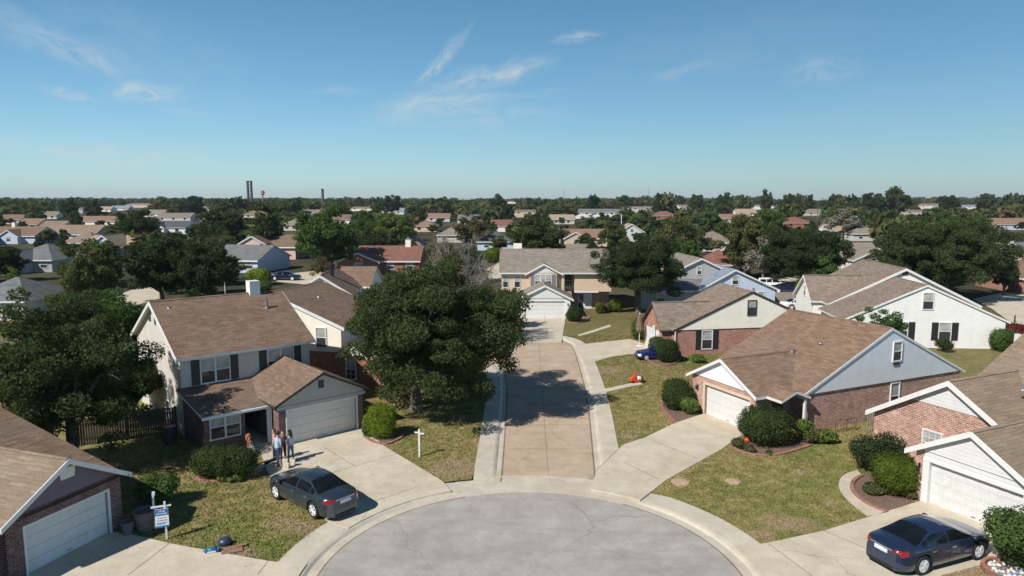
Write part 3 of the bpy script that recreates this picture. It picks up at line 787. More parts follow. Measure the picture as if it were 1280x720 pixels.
# joints of the street slabs
for yy in (41, 45.6, 50.2, 54.8, 59.4, 64):
    xl = np.interp(yy, [p[1] for p in left_edge[:20]], [p[0] for p in left_edge[:20]]); xr = np.interp(yy, [p[1] for p in right_edge[:20]], [p[0] for p in right_edge[:20]])
    m.poly([(xl, yy, -.0945), (xr, yy + .1, -.0945), (xr, yy + .13, -.0945), (xl, yy + .03, -.0945)], 1)
m.poly([(1.98, 37, -.0945), (2.01, 37, -.0945), (2.8, 72, -.0945), (2.77, 72, -.0945)], 1)
struct(m.build('street', [M['road'], M['gutter']], fix=False), 'pinkish concrete street leading away from the turning circle', 'road')

HOLE = l_out[::-1] + arc(TH_L, 360 + TH_R, R_OUT - .01, 80) + r_out
HOLE = [HOLE[0]] + [p for p in HOLE[1:]]
PAVED = [HOLE]

# drives: (outline, joints)
def drive(label, pts, joints=(), z=.036, mat='concrete', name='driveway', width=.035):
    PAVED.append(pts)
    m = MB(); m.slab(pts, -.08, z, 0)
    for a, b in joints:
        d = Vector((b[0] - a[0], b[1] - a[1])).normalized(); n = Vector((-d.y, d.x)) * width / 2
        m.poly([(a[0] - n.x, a[1] - n.y, z + .004), (b[0] - n.x, b[1] - n.y, z + .004), (b[0] + n.x, b[1] + n.y, z + .004), (a[0] + n.x, a[1] + n.y, z + .004)], 1)
    return struct(m.build(name, [M[mat], M['gutter']], fix=False), label, 'driveway' if name == 'driveway' else 'path')
def ringpts(p, q, r, n=8):
    a0 = math.degrees(math.atan2(p[1] - C0[1], p[0] - C0[0])); a1 = math.degrees(math.atan2(q[1] - C0[1], q[0] - C0[0]))
    if abs(a1 - a0) > 180: a1 += 360 if a1 < a0 else -360
    return arc(a0, a1, r, n)
def local(o, a, b):
    t = o.rotation_euler[2]; c, s = math.cos(t), math.sin(t)
    return (o.location[0] + a * c - b * s, o.location[1] + a * s + b * c)
g = G((449, 546), (480, 558), (553, 602)); k = G((414, 655), (339, 597), (331, 583))
drive('wide concrete driveway of the beige house with the grey sedan on it',
      [local(A, 9.2, -5.6), local(A, 9.3, -6.6)] + g[1:] + ringpts(g[2], k[0], R_IN + .72) + k + [local(A, 2.5, -6.2), local(A, 2.5, -5.1), local(A, 3.7, -5.1), local(A, 4.25, -5.6)],
      [G((415, 592), (496, 568)), G((405, 560), (444, 583.5)), G((466, 628), (520, 610)), G((340, 597), (372, 566))])
g = G((844, 529), (806, 547.5), (779, 556)); k = G((742, 589), (832, 601), (902, 562))
drive('concrete driveway of the grey gabled house with rusty stains',
      [local(B, -2.75, 6.0)] + g + [U(745, 590)] + ringpts(U(748, 600), U(832, 603), R_IN + .72) + k[1:] + [local(B, -4.2, 1.2), local(B, -2.75, 1.4)],
      [G((736, 598), (779, 556)), G((806, 547.5), (872, 574)), G((779, 578), (824, 600))])
g = G((961, 679), (1030, 664), (1108, 640)); k = G((1010, 721), (1177, 720), (1244, 702))
drive('concrete driveway with the navy sedan at the lower right',
      g + [local(Ch, 5.75, -3.5), local(Ch, 10.4, -3.5)] + k[::-1][:2] + [U(1120, 760), U(1010, 760)] + ringpts(U(1012, 735), U(961, 680), R_IN + .72),
      [G((961, 681), (1016, 722)), G((1030, 664), (1090, 690))])
k = G((212, 680), (338, 702.5), (300, 760), (20, 760))
drive('concrete driveway in front of the plum garage gable at the lower left',
      [local(Fh, 4.6, .1), local(Fh, 4.75, -1.0), k[0], k[1]] + ringpts(U(338, 703), U(318, 740), R_IN + .72) + [U(300, 770), local(Fh, -.2, -6), local(Fh, .6, .1)],
      [G((212, 680), (160, 720)), G((335, 703), (322, 719))])
drive('concrete driveway rising to the white garage of the tan house', [(1.3, 87.3), (1.0, 80), U(643, 428), U(702, 428), U(703.5, 418), (6.75, 87.3)], [((4.0, 75.6), (4.05, 87))])
drive('concrete driveway where the blue pickup stands', G((733, 430), (760, 427), (787, 424)) + [local(D, -.9, 5.2), local(D, -.9, 1.0)] + G((787, 443), (765, 446), (744, 452)) + [(6.6, 63.5), (6.4, 70)], [])
drive('narrow concrete path to the lawn mower', G((754, 487), (780, 481), (800, 477.5), (803, 481), (783, 484.5), (756, 491)), name='garden_path')
drive('thin concrete path across the lawn of the tan house', G((722, 419), (738, 414), (762, 406), (764, 408.5), (742, 415.5), (724, 420.5)), name='garden_path')
pth = smooth_path(G((1071, 588), (1053, 594), (1047, 606), (1052, 618), (1066, 632), (1085, 646)))
pth2 = smooth_path(G((1078, 595), (1066, 602), (1064, 612), (1072, 622), (1088, 633), (1109, 641)))
drive('curved concrete path between mulch bed and lawn', pth + pth2[::-1], name='garden_path')
drive('short concrete walk from porch to driveway by the hedge', G((331, 583), (345, 574), (318, 584), (290, 597), (294, 600), (316, 593)), name='garden_path')

# ---- lawn sheet to the horizon, with the street cut out
spots = [(352, 653, .75, .45), (850, 602, .5, .45), (914, 601, .5, .4), (985, 655, 1.5, .8), (950, 668, .8, .5), (1038, 629, .4, .3), (570, 585, 1.5, 1.6), (540, 590, 1.0, .7),
         (300, 690, .9, .5), (800, 540, .7, .4), (1000, 590, .5, .4), (760, 462, 1.2, 1.6), (380, 660, .9, .5), (785, 545, .8, .5), (1200, 712, 1.5, 1.0)]
m_, nt, out = new_mat('lawn')
o = nt.n('ShaderNodeTexCoord').outputs['Object']
n1 = nt.noise(o, 0.42, 5, 0.62, .5); n2 = nt.noise(o, 1.6, 5, 0.65); n3 = nt.noise(o, 9, 4, 0.7); n4 = nt.noise(o, 0.13, 3)
col = nt.mix(nt.rng(n1, .38, .62, 0, 1, True), S3(138, 128, 82), S3(118, 116, 68))
col = nt.mix(nt.rng(n2, .46, .64, 0, .85), col, S3(158, 140, 100))
col = nt.mix(nt.rng(n4, .48, .62, 0, .55), col, S3(98, 116, 54))
col = nt.mix(nt.rng(nt.noise(o, .45, 5, .7), .56, .68, 0, .7), col, S3(142, 124, 90))
col = nt.mul(col, nt.math('MULTIPLY', nt.rng(n3, .3, .7, .55, 1.35), nt.rng(n2, .3, .7, .85, 1.12)))
wob = nt.n('ShaderNodeVectorMath', {0: o, 1: nt.n('ShaderNodeVectorMath', {0: nt.n('ShaderNodeTexNoise', {'Vector': o, 'Scale': 1.8, 'Detail': 4.0}).outputs[1], 3: 1.3}, operation='SCALE').outputs[0]}, operation='ADD').outputs[0]
dirt = nt.mul(S3(152, 132, 106), nt.rng(nt.noise(o, 5, 4, .7), .3, .7, .75, 1.2))
acc = None
for px, py, rx, ry in spots:
    x, y = U(px, py)
    d = nt.n('ShaderNodeVectorMath', {0: nt.n('ShaderNodeMapping', {'Vector': wob, 'Location': (-(x + .65) / rx, -(y + .65) / ry, 0), 'Scale': (1 / rx, 1 / ry, 0)}).outputs[0]}, operation='LENGTH').outputs['Value']
    f = nt.rng(d, .6, 1.2, .85, 0)
    acc = f if acc is None else nt.math('MAXIMUM', acc, f)
col = nt.mix(acc, col, dirt)
far = nt.rng(nt.n('ShaderNodeVectorMath', {0: o}, operation='LENGTH').outputs['Value'], 55, 125, 0, 1)
col = nt.mix(far, col, nt.mix(nt.rng(nt.noise(o, .02, 4), .4, .6, 0, 1), S3(84, 78, 60), S3(58, 60, 44)))
principled(nt, out, col, 1.0, n3, .6, .05, spec=.1)
big = [(6000 * math.cos(2 * math.pi * k / 48), 6000 * math.sin(2 * math.pi * k / 48)) for k in range(48)]
mid = [(130 * math.cos(2 * math.pi * k / 48), 60 + 130 * math.sin(2 * math.pi * k / 48)) for k in range(48)]
tri = tessellate_polygon([[Vector((*p, 0)) for p in mid], [Vector((*p, 0)) for p in HOLE]])
allp = mid + HOLE
gm = MB(); gm.v = [(p[0], p[1], 0) for p in allp] + [(p[0], p[1], 0) for p in big]
gm.f = [list(t) for t in tri] + [[k, (k + 1) % 48, len(allp) + (k + 1) % 48, len(allp) + k] for k in range(48)]
gm.m = [0] * len(gm.f)
go = gm.build('ground', m_, fix=False)
struct(go, 'patchy green and straw coloured lawns and open ground out to the horizon', 'ground')

def sheet_struct(name, label, cat, pts, mat, z=.012):
    PAVED.append(pts)
    m = MB(); m.sheet(pts, z)
    return struct(m.build(name, M[mat], fix=False), label, cat)
sheet_struct('side_street', 'pale concrete street end beyond the white clapboard house', 'road', G((1216, 374), (1250, 366), (1330, 362), (1330, 420), (1262, 402), (1240, 386)), 'concrete')
sheet_struct('parking_court', 'pale concrete drive with the dark blue car left of the oak', 'driveway', G((345, 352), (352, 343), (400, 338), (415, 347), (385, 356)), 'concrete')
sheet_struct('side_drive', 'pale drive between trees behind the beige roof ridge', 'driveway', G((140, 372), (165, 362), (200, 358), (205, 372), (160, 384)), 'concrete')
sheet_struct('rear_drive', 'pale drive beside the yellow-green bush behind the tan house', 'driveway', G((606, 336), (640, 322), (655, 322), (640, 345), (612, 350)), 'concrete')
sheet_struct('parking_strip', 'pale parking strip with white and dark blue cars behind the pale blue gable', 'driveway', G((940, 352), (1000, 344), (1040, 352), (1030, 372), (960, 372)), 'concrete')
sheet_struct('far_street', 'strip of far street showing between trees near the centre', 'road', G((470, 330), (500, 312), (512, 312), (490, 332)), 'concrete')

# mulch beds with brick edging
def bed(label, pts, edge_label, closed=False, n_edge=None, z=.03):
    PAVED.append(pts)
    m = MB(); m.slab(pts, -.02, z)
    struct(m.build('mulch_bed', M['mulch'], fix=False), label, 'flower bed')
    e = MB(); path = pts[:n_edge] if n_edge else pts
    for a, b in zip(path, path[1:] + ([path[0]] if closed else [])):
        d = Vector((b[0] - a[0], b[1] - a[1])); L = d.length; d.normalize(); nrm = Vector((-d.y, d.x)) * .09
        if L < .02: continue
        q = [(a[0] - nrm.x, a[1] - nrm.y, -.02), (b[0] - nrm.x, b[1] - nrm.y, -.02), (b[0] + nrm.x, b[1] + nrm.y, -.02), (a[0] + nrm.x, a[1] + nrm.y, -.02)]
        e.prism(q, (0, 0, .13))
    tag(e.build('bed_edging', M['edging']), edge_label, 'edging')
bed('mulch bed under the large round bush before the porch', smooth_path(G((914, 556), (918, 562), (930, 567), (950, 571), (975, 569), (1000, 562), (1017, 556)), 1) + G((1010, 548), (960, 545), (925, 548)), 'red brick edging round the large round bush', n_edge=13)
bed('mulch bed with two bushes left of the white garage', smooth_path(G((843, 528), (830, 515), (826, 507), (836, 502)), 1) + G((860, 498), (876, 515), (868, 522)), 'red brick edging at the bed left of the white garage', n_edge=7)
bed('mulch bed between curved path and white board garage', pth2 + G((1140, 628), (1150, 620), (1110, 590), (1085, 590)), 'red brick edging along the curved path', n_edge=len(pth2))
bed('mulch bed round the yellow-green bush beside the beige garage', smooth_path(G((455, 546), (465, 553), (480, 557), (492, 553), (503, 547), (505, 541)), 1) + G((480, 535), (458, 540)), 'red brick edging round the yellow-green bush', n_edge=11)
bed('mulch bed at the clipped hedges by the blue pickup', smooth_path(G((806, 446), (812, 453), (822, 458), (840, 457), (852, 450)), 1) + G((850, 444), (820, 442)), 'pale edging at the clipped hedges by the pickup', n_edge=9)
bed('mulch bed under the shaded front hedge', smooth_path(G((246, 598), (262, 603), (290, 602), (318, 593), (330, 586)), 1) + G((318, 580), (250, 590)), 'pale stone edging before the shaded hedge', n_edge=9)
bed('mulch bed at the tan house garage corner', G((708, 403), (722, 404), (733, 402), (738, 396), (728, 390), (709, 396)), 'pale edging of the bed at the tan house garage corner', n_edge=4)
# ------------------------------------------------------------------ trees and bushes
def leaf_quads(rng, lobes, n, size, shell=.22, upb=.35, inside=.12, jit=.9, aspect=.6):
    L = np.asarray(lobes, float)
    w = (L[:, 3] * L[:, 4] + L[:, 4] * L[:, 5] + L[:, 3] * L[:, 5]); w /= w.sum()
    idx = rng.choice(len(L), n, p=w)
    c, R = L[idx, :3], L[idx, 3:6]
    d = rng.normal(size=(n, 3)); d /= np.linalg.norm(d, axis=1)[:, None]
    r = 1 - np.abs(rng.normal(size=n)) * shell
    ins = rng.random(n) < inside
    r[ins] = rng.random(ins.sum()) ** .5
    r = np.clip(r, 0, 1.08)[:, None] * (1 + .10 * rng.normal(size=(n, 1)))
    p = c + d * R * r
    nr = d / R; nr /= np.linalg.norm(nr, axis=1)[:, None]
    nr = nr + jit * rng.normal(size=(n, 3)) * .6 + np.array([0, 0, upb]); nr /= np.linalg.norm(nr, axis=1)[:, None]
    t1 = np.cross(nr, rng.normal(size=(n, 3))); t1 /= np.linalg.norm(t1, axis=1)[:, None]
    t2 = np.cross(nr, t1)
    s = (size * rng.uniform(.55, 1.35, n))[:, None]
    return np.stack([p + t1 * s, p + t2 * s * aspect, p - t1 * s, p - t2 * s * aspect], 1).reshape(-1, 3)

def make_lobes(rng, n, env, lr, zc, bottom=-.75, rough=1.0, gap=.5):
    out = []
    gapd = [v / np.linalg.norm(v) for v in rng.normal(size=(5, 3))]
    while len(out) < n:
        d = rng.normal(size=3); d /= np.linalg.norm(d)
        if d[2] < bottom: continue
        if any(np.dot(d, g) > .93 for g in gapd) and rng.random() < gap: continue
        k = rng.uniform(.45, .93) if rng.random() < .8 else rng.uniform(0, .5)
        bump = 1 + rough * (.14 * math.sin(3.1 * d[0] * 2 + len(gapd) + 5 * d[1]) + .08 * rng.normal())
        q = rng.uniform(.65, 1.3) * lr
        p = d * np.array(env) * k * bump
        out.append((p[0], p[1], zc + p[2], q * rng.uniform(.85, 1.25), q * rng.uniform(.85, 1.25), q * rng.uniform(.6, .85)))
    return out

def trunk_mesh(rng, lobes, z_fork, r0, lean=(0, 0), limbs=10, mb=None):
    mb = mb or MB()
    top = Vector((lean[0], lean[1], z_fork))
    mb.lathe([(r0 * 1.5, -.1), (r0 * 1.15, .12), (r0, .45)], (0, 0, 0), 10)
    mb.path([Vector((0, 0, .4)), Vector((lean[0] * .4, lean[1] * .4, z_fork * .55)), top], [r0, r0 * .85, r0 * .75], 9)
    L = list(lobes); rng.shuffle(L)
    for l in L[:limbs]:
        e = Vector(l[:3]); mdl = top.lerp(e, .5) + Vector((rng.normal() * .3, rng.normal() * .3, .35))
        rr = r0 * rng.uniform(.3, .5)
        mb.path([top - Vector((0, 0, .15)), mdl, e], [rr * 1.2, rr * .8, rr * .25], 6)
        for j in range(2):
            e2 = e + Vector(rng.normal(size=3) * .8)
            mb.path([mdl, mdl.lerp(e2, .6) + Vector((0, 0, .15)), e2], [rr * .5, rr * .3, rr * .1], 5)
    return mb

def own_tree(name, label, cat, loc, env, zc, n_lobes, lr, n_leaf, size, mat, z_fork, r0, seed, bottom=-.75, limbs=12, shell=.22, bark='bark', group=None, **kw):
    rng = np.random.default_rng(seed)
    off = kw.pop('off', (0, 0)); rough = kw.pop('rough', 1.0)
    lb = [(l[0] + off[0], l[1] + off[1], *l[2:]) for l in make_lobes(rng, n_lobes, env, lr, zc, bottom, rough)]
    t = thing(name, label, cat, (loc[0], loc[1], 0), 0, group)
    trunk_mesh(rng, lb, z_fork, r0, limbs=limbs).build('trunk', M[bark], t, smooth=True)
    q = leaf_quads(rng, lb, n_leaf, size, shell, **kw)
    link('crown', mesh_np('crown', q, n_leaf, M[mat]), t)
    return t

x, y = U(520, 513)
own_tree('oak_tree', 'big dense dark oak on the lawn shading the street, left of the roadway', 'tree', (x, y), (6.2, 6.9, 4.9), 5.8, 350, .85, 210000, .088, 'leaf_oak', 2.4, .42, 11, bottom=-.9, limbs=18, off=(1.5, -.7), rough=.75, jit=2.6, inside=.22)
x, y = U(93, 585)
own_tree('oak_tree', 'large ragged oak between the plum gable garage and the beige house', 'tree', (x, y), (5.0, 4.4, 4.5), 5.6, 200, .70, 90000, .08, 'leaf_oak', 3.0, .34, 23, bottom=-.9, limbs=22, off=(-.3, 0), jit=2.6, inside=.22)
x, y = U(798, 391)
own_tree('oak_tree', 'dark round oak with twin trunks right of the tan house', 'tree', (x, y), (6.1, 5.4, 4.2), 5.9, 220, .85, 90000, .105, 'leaf_dark', 2.8, .35, 35, bottom=-.72, limbs=12, jit=2.4, inside=.22)
x, y = U(1180, 376)
own_tree('oak_tree', 'widest spreading olive oak right of centre behind the white clapboard house', 'tree', (x, y), (9.5, 7.6, 4.9), 6.8, 300, .95, 120000, .12, 'leaf_oak', 2.6, .5, 47, bottom=-.85, limbs=14, jit=2.4, inside=.22)
x, y = U(1002, 360)
own_tree('oak_tree', 'broad dark olive oak beside the parked white and dark blue cars', 'tree', (x, y), (7.3, 6, 4.7), 6.1, 220, .95, 80000, .13, 'leaf_dark', 2.4, .4, 59, bottom=-.9, limbs=12, jit=2.4, inside=.22)
own_tree('oak_tree', 'dark oak between the ragged oak and the side wall of the beige house', 'tree', (-31.5, 53), (5.0, 4.4, 3.9), 4.6, 150, .85, 60000, .10, 'leaf_green', 1.6, .3, 83, bottom=-.97, limbs=10, jit=2.4, inside=.22)
own_tree('oak_tree', 'low dark tree in the shade behind the wooden fence', 'tree', (-25.6, 46.2), (2.2, 2.4, 2.2), 2.7, 70, .6, 26000, .085, 'leaf_dark', 1.0, .16, 87, bottom=-.97, limbs=8, jit=2.4, inside=.22)
# bare tree behind the big oak
rng = np.random.default_rng(5)
x, y = (-5.2, 70.5)
t = thing('bare_tree', 'leafless grey twiggy tree behind the top of the big oak', 'tree', (x, y, 0))
lb = make_lobes(rng, 46, (4.4, 4, 3.4), .9, 7.4, -.4)
mb = trunk_mesh(rng, lb, 3.0, .28, limbs=26)
for l in lb:
    for j in range(9):
        d = Vector(rng.normal(size=3)); d.z = abs(d.z) * .8; d.normalize()
        e = Vector(l[:3]) + d * rng.uniform(.6, 1.5)
        mb.tube(Vector(l[:3]) - d * .3, e, .022, .008, 4)
mb.build('trunk', M['bark_grey'], t, fix=False)
q = leaf_quads(rng, lb, 9000, .12, .35, aspect=.16, inside=.4)
link('crown', mesh_np('crown', q, 9000, M['leaf_grey']), t)

# shared crowns for the trees further off: 10 m wide, 9 m tall
TPL = {}
def template(key, seed, n_lobes, env, zc, lr, n_leaf, size, fork, bottom=-.7, shell=.22):
    rng = np.random.default_rng(seed)
    lb = make_lobes(rng, n_lobes, env, lr, zc, bottom)
    q = leaf_quads(rng, lb, n_leaf, size, shell, jit=2.2, inside=.2)
    cm = mesh_np('crown', q, n_leaf, M['leaf_oak'])
    mb = trunk_mesh(rng, lb, fork, .3, limbs=7)
    tm = bpy.data.meshes.new('trunk'); tm.from_pydata(mb.v, [], mb.f); tm.materials.append(M['bark'])
    TPL[key] = (cm, tm)
for k in range(5):
    template(('near', k), 100 + k, 110, (4.3, 4.3, 3.8), 4.8, .78, 26000, .15, 1.6, -.95)
for k in range(2):
    template(('tall', k), 140 + k, 40, (3.0, 3.0, 4.2), 5.0, 1.0, 8000, .24, 1.6, -.9)
for k in range(4):
    template(('far', k), 200 + k, 60, (4.3, 4.3, 4.0), 4.7, .95, 7000, .30, 1.4, -.97)
template(('bush', 0), 300, 26, (3.9, 3.9, 3.9), 4.6, 1.5, 7000, .3, .8, -.97)
template(('sparse', 0), 301, 34, (4.2, 4.2, 3.6), 5.3, 1.0, 4200, .2, 2.4, -.6, .4)

def place_tree(name, label, cat, X, Y, w, h, key, mat, rz=0.0, group=None, bark=None):
    cm, tm = TPL[key]
    t = thing(name, label, cat, (X, Y, 0), rz, group)
    t.scale = (w / 10, w / 10, h / 9)
    for nme, me, mt in (('trunk', tm, bark), ('crown', cm, mat)):
        o = link(nme, me, t)
        if mt:
            o.material_slots[0].link = 'OBJECT'; o.material_slots[0].material = M[mt]
    return t

TREES = []   # for spacing: x, y, radius
def ptree(px, py_base, py_top, w_px, key, mat, label, name='tree', cat='tree', rz=None):
    X, Y = U(px, py_base)
    zc = Y * cP + CAM_H * sP
    w = w_px * zc / F
    h = at(px, py_top, Y)[1]
    TREES.append((X, Y, w / 2))
    return place_tree(name, label, cat, X, Y, w, h, key, mat, random.uniform(0, 6.28) if rz is None else rz)

ptree(118, 392, 295, 96, ('near', 0), 'leaf_olive', 'olive tree with brownish lower boughs behind the large ragged oak')
ptree(203, 380, 288, 112, ('near', 1), 'leaf_dark', 'very dark tree left of the pair behind the beige roof')
ptree(258, 382, 296, 96, ('near', 2), 'leaf_dark', 'very dark tree right of the pair behind the beige roof')
ptree(408, 345, 257, 98, ('near', 3), 'leaf_green', 'tall rounded green tree left of the brick-red roof')
ptree(671, 326, 268, 84, ('near', 4), 'leaf_oak', 'dense dark tree directly behind the tan house roof')
ptree(838, 345, 268, 66, ('sparse', 0), 'leaf_brown', 'brownish olive tree behind the dark round oak')
ptree(850, 332, 266, 76, ('near', 2), 'leaf_olive', 'olive tree beside the brown hip roof')
ptree(930, 350, 260, 76, ('near', 1), 'leaf_olive', 'tall olive tree left of the broad dark oak')
ptree(928, 345, 312, 30, ('bush', 0), 'leaf_light', 'small light green round tree above the blue-grey roof')
ptree(279, 318, 260, 74, ('near', 0), 'leaf_dark', 'dark tree above the pink gabled house')
ptree(335, 322, 254, 62, ('tall', 0), 'leaf_oak', 'dark conical tree right of the pink gable')
ptree(174, 312, 262, 62, ('near', 3), 'leaf_dark', 'dark round tree right of the tan roofed house')
ptree(489, 318, 264, 70, ('near', 2), 'leaf_light', 'bright green tree behind the brick-red roof')
ptree(462, 310, 258, 50, ('near', 4), 'leaf_green', 'green tree left of the bright green one behind the brick-red roof')
ptree(590, 312, 262, 60, ('sparse', 0), 'leaf_brown', 'greyish brown tree behind the bare tree')
ptree(10, 352, 304, 50, ('near', 1), 'leaf_dark', 'dark tree cut off by the left photo edge')
ptree(1052, 300, 262, 60, ('sparse', 0), 'leaf_grey', 'grey leafless tree left of the widest oak')
ptree(1210, 300, 262, 60, ('far', 1), 'leaf_olive', 'olive tree behind the crown of the widest oak')
ptree(765, 322, 276, 44, ('near', 3), 'leaf_olive', 'olive tree in front of the white gabled house with twin windows')
ptree(960, 322, 258, 50, ('near', 0), 'leaf_green', 'green tree just behind the tall olive tree')
ptree(636, 410, 357, 42, ('near', 2), 'leaf_oak', 'small dark tree left of the tan house garage')
ptree(612, 398, 352, 40, ('sparse', 0), 'leaf_brown', 'reddish brown small tree under the edge of the big oak')

def bush(label, px, py, w, h, mat, n=5200, size=.075, name='bush', d=None, seed=None, cat='bush', boxy=.55, loc=None, lumps=10):
    """clipped shrub standing on the ground; py is the foot of its near side"""
    X, Y = loc or U(px, py)
    d = d or w
    n, size = int(n * 1.8), size * .72
    if not loc:
        k = d * .42 / math.hypot(X, Y); X, Y = X * (1 + k), Y * (1 + k)
    rng = np.random.default_rng(seed or int(px * 7 + py))
    rag = any(q in label.split() for q in ('ragged', 'leafy', 'shrub', 'low', 'flower', 'plant', 'plants', 'agave', 'cactus'))
    if rag: boxy, lumps = 0.0, 26
    ck = .8 if rag else 1.0
    lb = [(0, 0, h * .5, w * .44 * ck, d * .44 * ck, h * .47 * ck)] * (2 if rag else 3)
    for k in range(lumps):
        a = rng.uniform(0, 6.28); e = rng.uniform(-.25, .9)
        q = rng.uniform(.13, .22 + .08 * rag) * min(w, h * 1.3)
        c, s = math.cos(a) * math.cos(e), math.sin(a) * math.cos(e)
        lb.append((c * w * .33, s * d * .33, h * .5 + math.sin(e) * h * .33, q * 1.2, q * 1.2, q))
    t = thing(name, label, cat, (X, Y, 0))
    v = leaf_quads(rng, lb, n, size, .05, inside=.02, jit=.7, upb=.2)
    def box(p):
        q = (p - np.array([0, 0, h * .5])) / np.array([w / 2, d / 2, h / 2])
        n2 = np.linalg.norm(q, axis=-1, keepdims=True) + 1e-9; n4 = (np.abs(q) ** 4).sum(-1, keepdims=True) ** .25 + 1e-9
        return p * [1, 1, 1] + (p - np.array([0, 0, h * .5])) * ((n2 / n4) ** boxy - 1)
    c = v.reshape(-1, 4, 3).mean(1); v = (v.reshape(-1, 4, 3) + (box(c) - c)[:, None, :]).reshape(-1, 3)
    v[:, 2] = np.maximum(v[:, 2], .02)
    # woody core so that the shrub is solid
    bm = bmesh.new(); bmesh.ops.create_icosphere(bm, subdivisions=3, radius=1)
    for q in bm.verts: q.co = Vector((q.co.x * w * .405 * ck * ck, q.co.y * d * .405 * ck * ck, max(0.0, h * .5 + q.co.z * h * .43 * ck * ck)))
    mb = MB(); mb.v = [tuple(box(np.array(q.co))) for q in bm.verts]; mb.f = [[x.index for x in f.verts] for f in bm.faces]; bm.free()
    o = link('foliage', mesh_np('foliage', v, n, M[mat]), t)
    mb.m = [0] * len(mb.f)
    mb.build('inner_foliage', M[mat], t, fix=False)
    st = MB(); st.lathe([(.07, 0), (.05, h * .4)], (0, 0, 0), 7); st.build('stem', M['bark'], t)
    return t
bush('largest round dark bush in the brick edged bed before the porch', 958, 562, 3.25, 2.15, 'leaf_hedge', 9000)
bush('dark rounded bush left of the white garage door', 846, 516, 2.2, 2.2, 'leaf_hedge', 6500)
bush('small pale green shrub between rounded bush and garage wall', 861, 521, 1.15, 1.15, 'leaf_light', 1800, .09)
bush('dark ragged bush under the white framed window of the brick gable', 1099, 601, 2.5, 2.1, 'leaf_dark', 7000, .085)
bush('bright yellow-green clipped round bush by the white board garage', 1119, 624, 2.4, 1.9, 'leaf_boxwood', 8500, .06)
bush('ragged green shrub beside the lower right white garage', 1264, 724, 2.1, 2.7, 'leaf_green', 7000, .085)
bush('yellow-green clipped bush beside the beige house garage', 477, 552, 1.95, 2.15, 'leaf_bright', 7000, .065)
bush('small dark green bush tucked between garage pier and yellow-green bush', 461, 548, .85, 1.25, 'leaf_green', 1800, .07)
bush('long dark hedge in the shade under the front window', 282, 603, 3.6, 1.75, 'leaf_hedge', 8000, .075, d=1.9)
bush('leafy shrub growing from the large pot by the plum gable garage', 0, 0, 1.6, 1.5, 'leaf_green', 3500, .085, loc=(-17.35, 33.0))
bush('low shrub at the foot of the lower left garage door', 10, 724, 1.2, .75, 'leaf_olive', 2500, .07)
bush('round clipped hedge in front of the black shuttered window', 834, 455, 2.2, 2.1, 'leaf_hedge', 5500, .08)
bush('brownish clipped hedge between the pickup and the round hedge', 821, 447, 1.6, 1.9, 'leaf_olive', 4000, .08)
bush('bright green bush at the end of the pickup driveway', 800, 426, 2.0, 2.3, 'leaf_boxwood', 4500, .085)
bush('small bright plant at the brick wall right of the round hedge', 873, 455, 1.2, .8, 'leaf_light', 1200, .09)
bush('dark green bush at the right corner of the tan house garage', 718, 404, 1.9, 1.9, 'leaf_hedge', 3500, .1)
bush('tall oval bush under the patio door of the tan house', 750, 392.5, 1.25, 1.45, 'leaf_boxwood', 2200, .1)
bush('wide round bush beside the trunk of the dark round oak', 770, 391, 1.9, 1.6, 'leaf_boxwood', 2800, .1)
bush('dry brownish bush between the two tan house bushes', 759.5, 391, .9, 1.2, 'leaf_brown', 1200, .1)
x, y = U(1102, 442)
own_tree('juniper', 'tall feathery juniper behind the red-brown roof ridge', 'tree', (x, y), (2.3, 2.0, 2.2), 2.5, 75, .42, 15000, .085, 'leaf_green', .8, .12, 71, bottom=-.9, limbs=14, jit=2.2, inside=.2)
bush('round green bush at the right corner of the white clapboard house', 1253, 441, 2.4, 2.2, 'leaf_green', 4000, .1)
bush('red flowering bougainvillea behind the round bush at the right edge', 1270, 428, 2.6, 1.8, 'leaf_red', 3500, .1)
bush('small dark shrub under the black shuttered window of the white house', 1179, 441, 1.3, 1.4, 'leaf_hedge', 2000, .1)
bush('yellow-green bush beside the dark blue car on the pale drive', 324, 358, 4.0, 3.0, 'leaf_bright', 4000, .14)
bush('green bush below the yellow-green one by the pale drive', 330, 364, 2.6, 1.6, 'leaf_green', 2500, .12)
bush('yellow-olive bush at the corner of the dark blue-grey roofed house', 616, 329, 4.0, 3.4, 'leaf_boxwood', 3500, .18)
bush('olive bush right of the parked dark blue car', 1004, 375, 2.6, 3.2, 'leaf_boxwood', 3000, .14)
bush('low green agave clump against the pink brick wall', 1032, 557, 1.3, .75, 'leaf_light', 900, .14, lumps=14)
bush('pale spiky cactus shrub beside the porch post', 1004, 553, 1.0, 1.5, 'leaf_light', 1100, .11)
bush('small grey-green shrub right of the cactus by the porch', 1013, 556, .9, .8, 'leaf_olive', 1000, .08)
bush('low flower clump at the left end of the large round bush bed', 925, 563, .9, .6, 'leaf_olive', 900, .07)
bush('small brown mound plant in front of the large round bush', 938, 567, .6, .4, 'leaf_brown', 600, .06)
bush('tiny green plant in front of the large round bush', 961, 570, .4, .3, 'leaf_green', 300, .06)
bush('low light green plants along the stone edging of the shaded hedge', 287, 604, 1.7, .4, 'leaf_light', 1500, .07, d=.5)
bush('low ragged plants under the bright yellow-green round bush', 1092, 622, 1.3, .45, 'leaf_olive', 1500, .07)
bush('small leafy plant at the corner of the bed by the white board garage', 1137, 626, .9, .4, 'leaf_brown', 900, .06)

